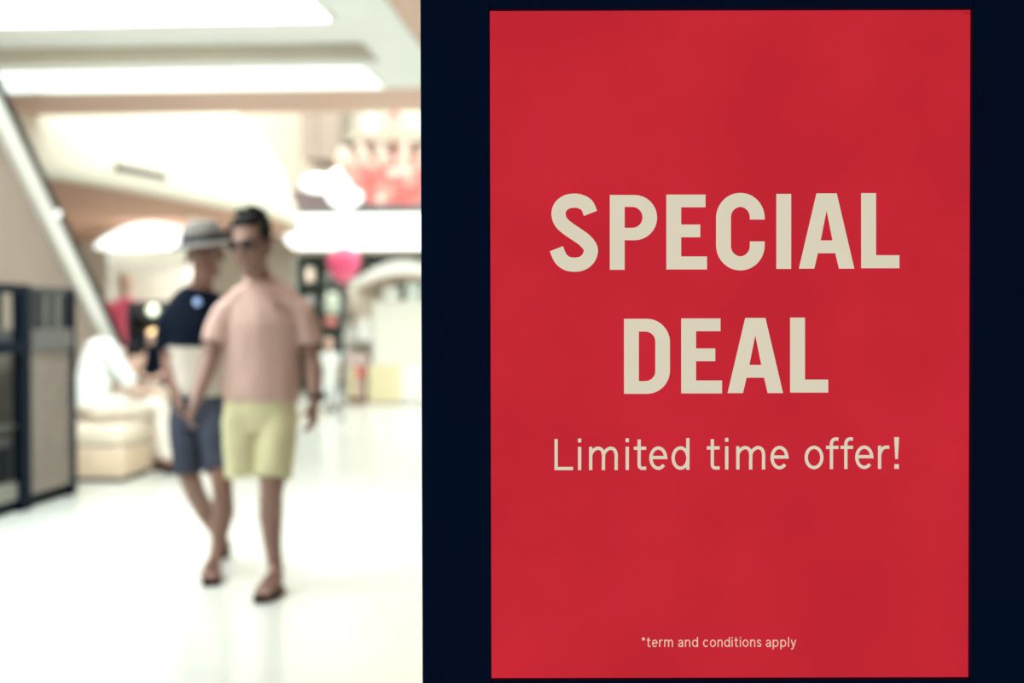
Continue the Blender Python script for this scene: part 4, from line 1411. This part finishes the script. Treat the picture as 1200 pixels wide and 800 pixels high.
obj('base_block', box(Xp(405), Xp(427), AY + .0, AY + .38, 0, .1), mat('brown_base', (.28, .19, .15), .6, .3), ka)


def carton(label, px0, px1, z0, h_, y0, dpt, m_, name='carton', cat='box', lid=True):
    x0, x1 = Xp(px0), Xp(px1)
    t2 = thing(name, label, cat, ((x0 + x1) / 2, y0 + dpt / 2, z0))
    obj('body', box(x0, x1, y0, y0 + dpt, z0, z0 + h_ * .78), m_, t2, bevel=.006)
    obj('lid', box(x0 - .006, x1 + .006, y0 - .006, y0 + dpt + .006, z0 + h_ * .78, z0 + h_), m_, t2, bevel=.006)
    return t2


zt = Zp(352)
carton('white gift box on top of the arched kiosk cabinet', 449, 466, zt, .20, AY + .05, .25, M_white)
carton('second white gift box at the right on the arched kiosk cabinet', 476, 492, zt, .26, AY + .05, .25, mat('mint_white_card', (.80, .90, .86), .5, .3))
carton('large white parcel on the upper grey shelf of the arched kiosk', 419, 434, Zp(400), .34, AY + .08, .25, M_white)
carton('pale grey parcel on the upper grey shelf beside the white parcel', 405, 417, Zp(400), .22, AY + .08, .25, mat('pale_grey_card', (.66, .66, .62), .6, .3))
carton('pale pink carton on the lower grey shelf of the arched kiosk', 406, 430, Zp(428), .17, AY + .08, .25, mat('pale_pink_card', (.80, .66, .62), .6, .3))
carton('blush carton standing upright on the brown base block of the kiosk', 417, 425, .1, .42, AY + .05, .2, mat('blush_card', (.84, .62, .56), .6, .3))
carton('yellow carton on the brown base block of the arched kiosk', 406.5, 415.5, .1, .46, AY + .05, .2, M_yel)
rb_ = Vector((Xp(423), AY - .06, .68))
t_ = thing('red_ball_lantern', 'small coral red lantern ball hanging at the front of the kiosk shelf', 'lantern', rb_)
b = bmesh.new()
lathe(b, rb_ + Vector((0, 0, -.2)), [(.02, -.075), (.055, -.05), (.07, 0), (.055, .05), (.02, .075)], 18)
obj('ball', b, mat('coral_paper', (.90, .20, .20), .6, .3), t_, smooth=True)
b = bmesh.new()
tube(b, [rb_ + Vector((0, 0, -.13)), rb_ + Vector((0, .06, .02)), rb_ + Vector((0, .11, Zp(428) - rb_.z - .03))], .004, 5)
obj('cord', b, M_dark, t_)
# bare twigs in a vase on the kiosk's upper shelf
vx = Vector((Xp(408), AY + .3, Zp(400)))
t_ = thing('vase', 'pale vase of bare brown twigs at the left end of the kiosk shelf', 'vase', vx)
b = bmesh.new()
lathe(b, vx, [(.03, 0), (.05, .04), (.045, .14), (.025, .2), (.03, .22)], 16)
obj('pot', b, M_cream, t_, smooth=True)
M_twig = mat('twig_brown', (.22, .15, .12), .8, .2)
for k_, (dx, dy, h_) in enumerate(((-.08, .02, .58), (-.02, -.03, .70), (.05, .03, .66), (.10, -.01, .55))):
    b = bmesh.new()
    tube(b, [vx + Vector((0, 0, .05)), vx + Vector((dx * .4, dy, .3)), vx + Vector((dx, dy, h_))], [.010, .008, .004], 6)
    tube(b, [vx + Vector((dx * .4, dy, .3)), vx + Vector((dx * .4 + .06, dy, .45))], [.007, .003], 6)
    obj('twig', b, M_twig, t_, smooth=True)
# orange and red banner stand at the far right edge
bx = ypt(488.5, 400, AY + 1.4)
t_ = thing('banner_stand', 'narrow orange red banner stand behind the arched kiosk', 'banner', (bx.x, bx.y, 0))
obj('pole', box(bx.x - .07, bx.x - .05, bx.y, bx.y + .02, .03, 1.75), M_dark, t_)
obj('foot', box(bx.x - .2, bx.x + .3, bx.y - .12, bx.y + .14, 0, .03), M_dark, t_)
obj('banner', box(bx.x - .05, bx.x + .35, bx.y - .002, bx.y + .006, .98, 1.45), mat('orange_red_cloth', (.86, .17, .08), .8, .2), t_)
obj('banner', box(bx.x - .05, bx.x + .35, bx.y - .002, bx.y + .006, .72, .97), mat('pink_cloth', (.86, .42, .40), .8, .2), t_)
obj('banner', box(bx.x - .05, bx.x + .35, bx.y - .002, bx.y + .006, .40, .71), mat('slate_cloth', (.10, .13, .17), .8, .2), t_)

# coat stand with bags, half hidden behind the man in pink
hs = ypt(391, 400, 20.05)
t_ = thing('coat_stand', 'dark display stand with hooks half hidden behind the man in pink', 'stand', (hs.x, hs.y, 0))
obj('pole', box(hs.x - .07, hs.x + .05, hs.y - .03, hs.y + .05, .04, 1.85), M_dark, t_)
b = bmesh.new()
lathe(b, (hs.x, hs.y, 0), [(.17, 0), (.17, .025), (.06, .04)], 20)
obj('base', b, M_dark, t_)
for k_ in range(3):
    zz_ = (1.72, 1.38, 1.10)[k_]
    b = bmesh.new()
    tube(b, [(hs.x, hs.y - .03, zz_), (hs.x, hs.y - .09, zz_), (hs.x, hs.y - .11, zz_ + .04)], .010, 8)
    obj('hook', b, M_dark, t_)


def bag(label, cx, cy, ztop, w_, h_, m_):
    t2 = thing('bag', label, 'bag', (cx, cy, ztop - h_ - .12))
    b_ = bmesh.new()
    loft(b_, [((cx, cy, ztop - .12 - h_), w_ * .5, .05), ((cx, cy, ztop - .12 - h_ * .5), w_ * .53, .06), ((cx, cy, ztop - .12), w_ * .42, .03)], (1, 0, 0), 16, (.1, .1), .6)
    obj('body', b_, m_, t2, smooth=True)
    b_ = bmesh.new()
    tube(b_, [(cx + w_ * .3 * cos(a), cy, ztop - .125 + .125 * sin(a)) for a in [pi * i / 8 for i in range(9)]], .006, 6)
    obj('handle', b_, m_, t2, smooth=True)


bag('pale green bag hanging on the top hook of the dark stand', hs.x, hs.y - .10, 1.745, .20, .30, mat('pale_green_cloth', (.66, .74, .62), .8, .2))
bag('dusty red purse on the middle hook of the dark stand', hs.x - .02, hs.y - .10, 1.405, .17, .13, mat('dusty_red_leather', (.62, .22, .20), .6, .3))
bag('black bag on the lowest hook of the dark stand', hs.x + .01, hs.y - .10, 1.125, .2, .2, M_black)

# second row of cartons on the floor beside the child
px_ = zpt(409, 480)
t_ = thing('floor_cushion', 'pale beige floor cushion in front of the arched kiosk', 'cushion', (px_.x - .25, px_.y - 1.4, 0))
b = bmesh.new()
lathe(b, (px_.x - .25, px_.y - 1.4, 0), [(.15, 0), (.19, .03), (.19, .06), (.13, .09), (.02, .085)], 20)
obj('cover', b, mat('beige_cloth', (.72, .62, .50), .8, .2), t_, smooth=True)
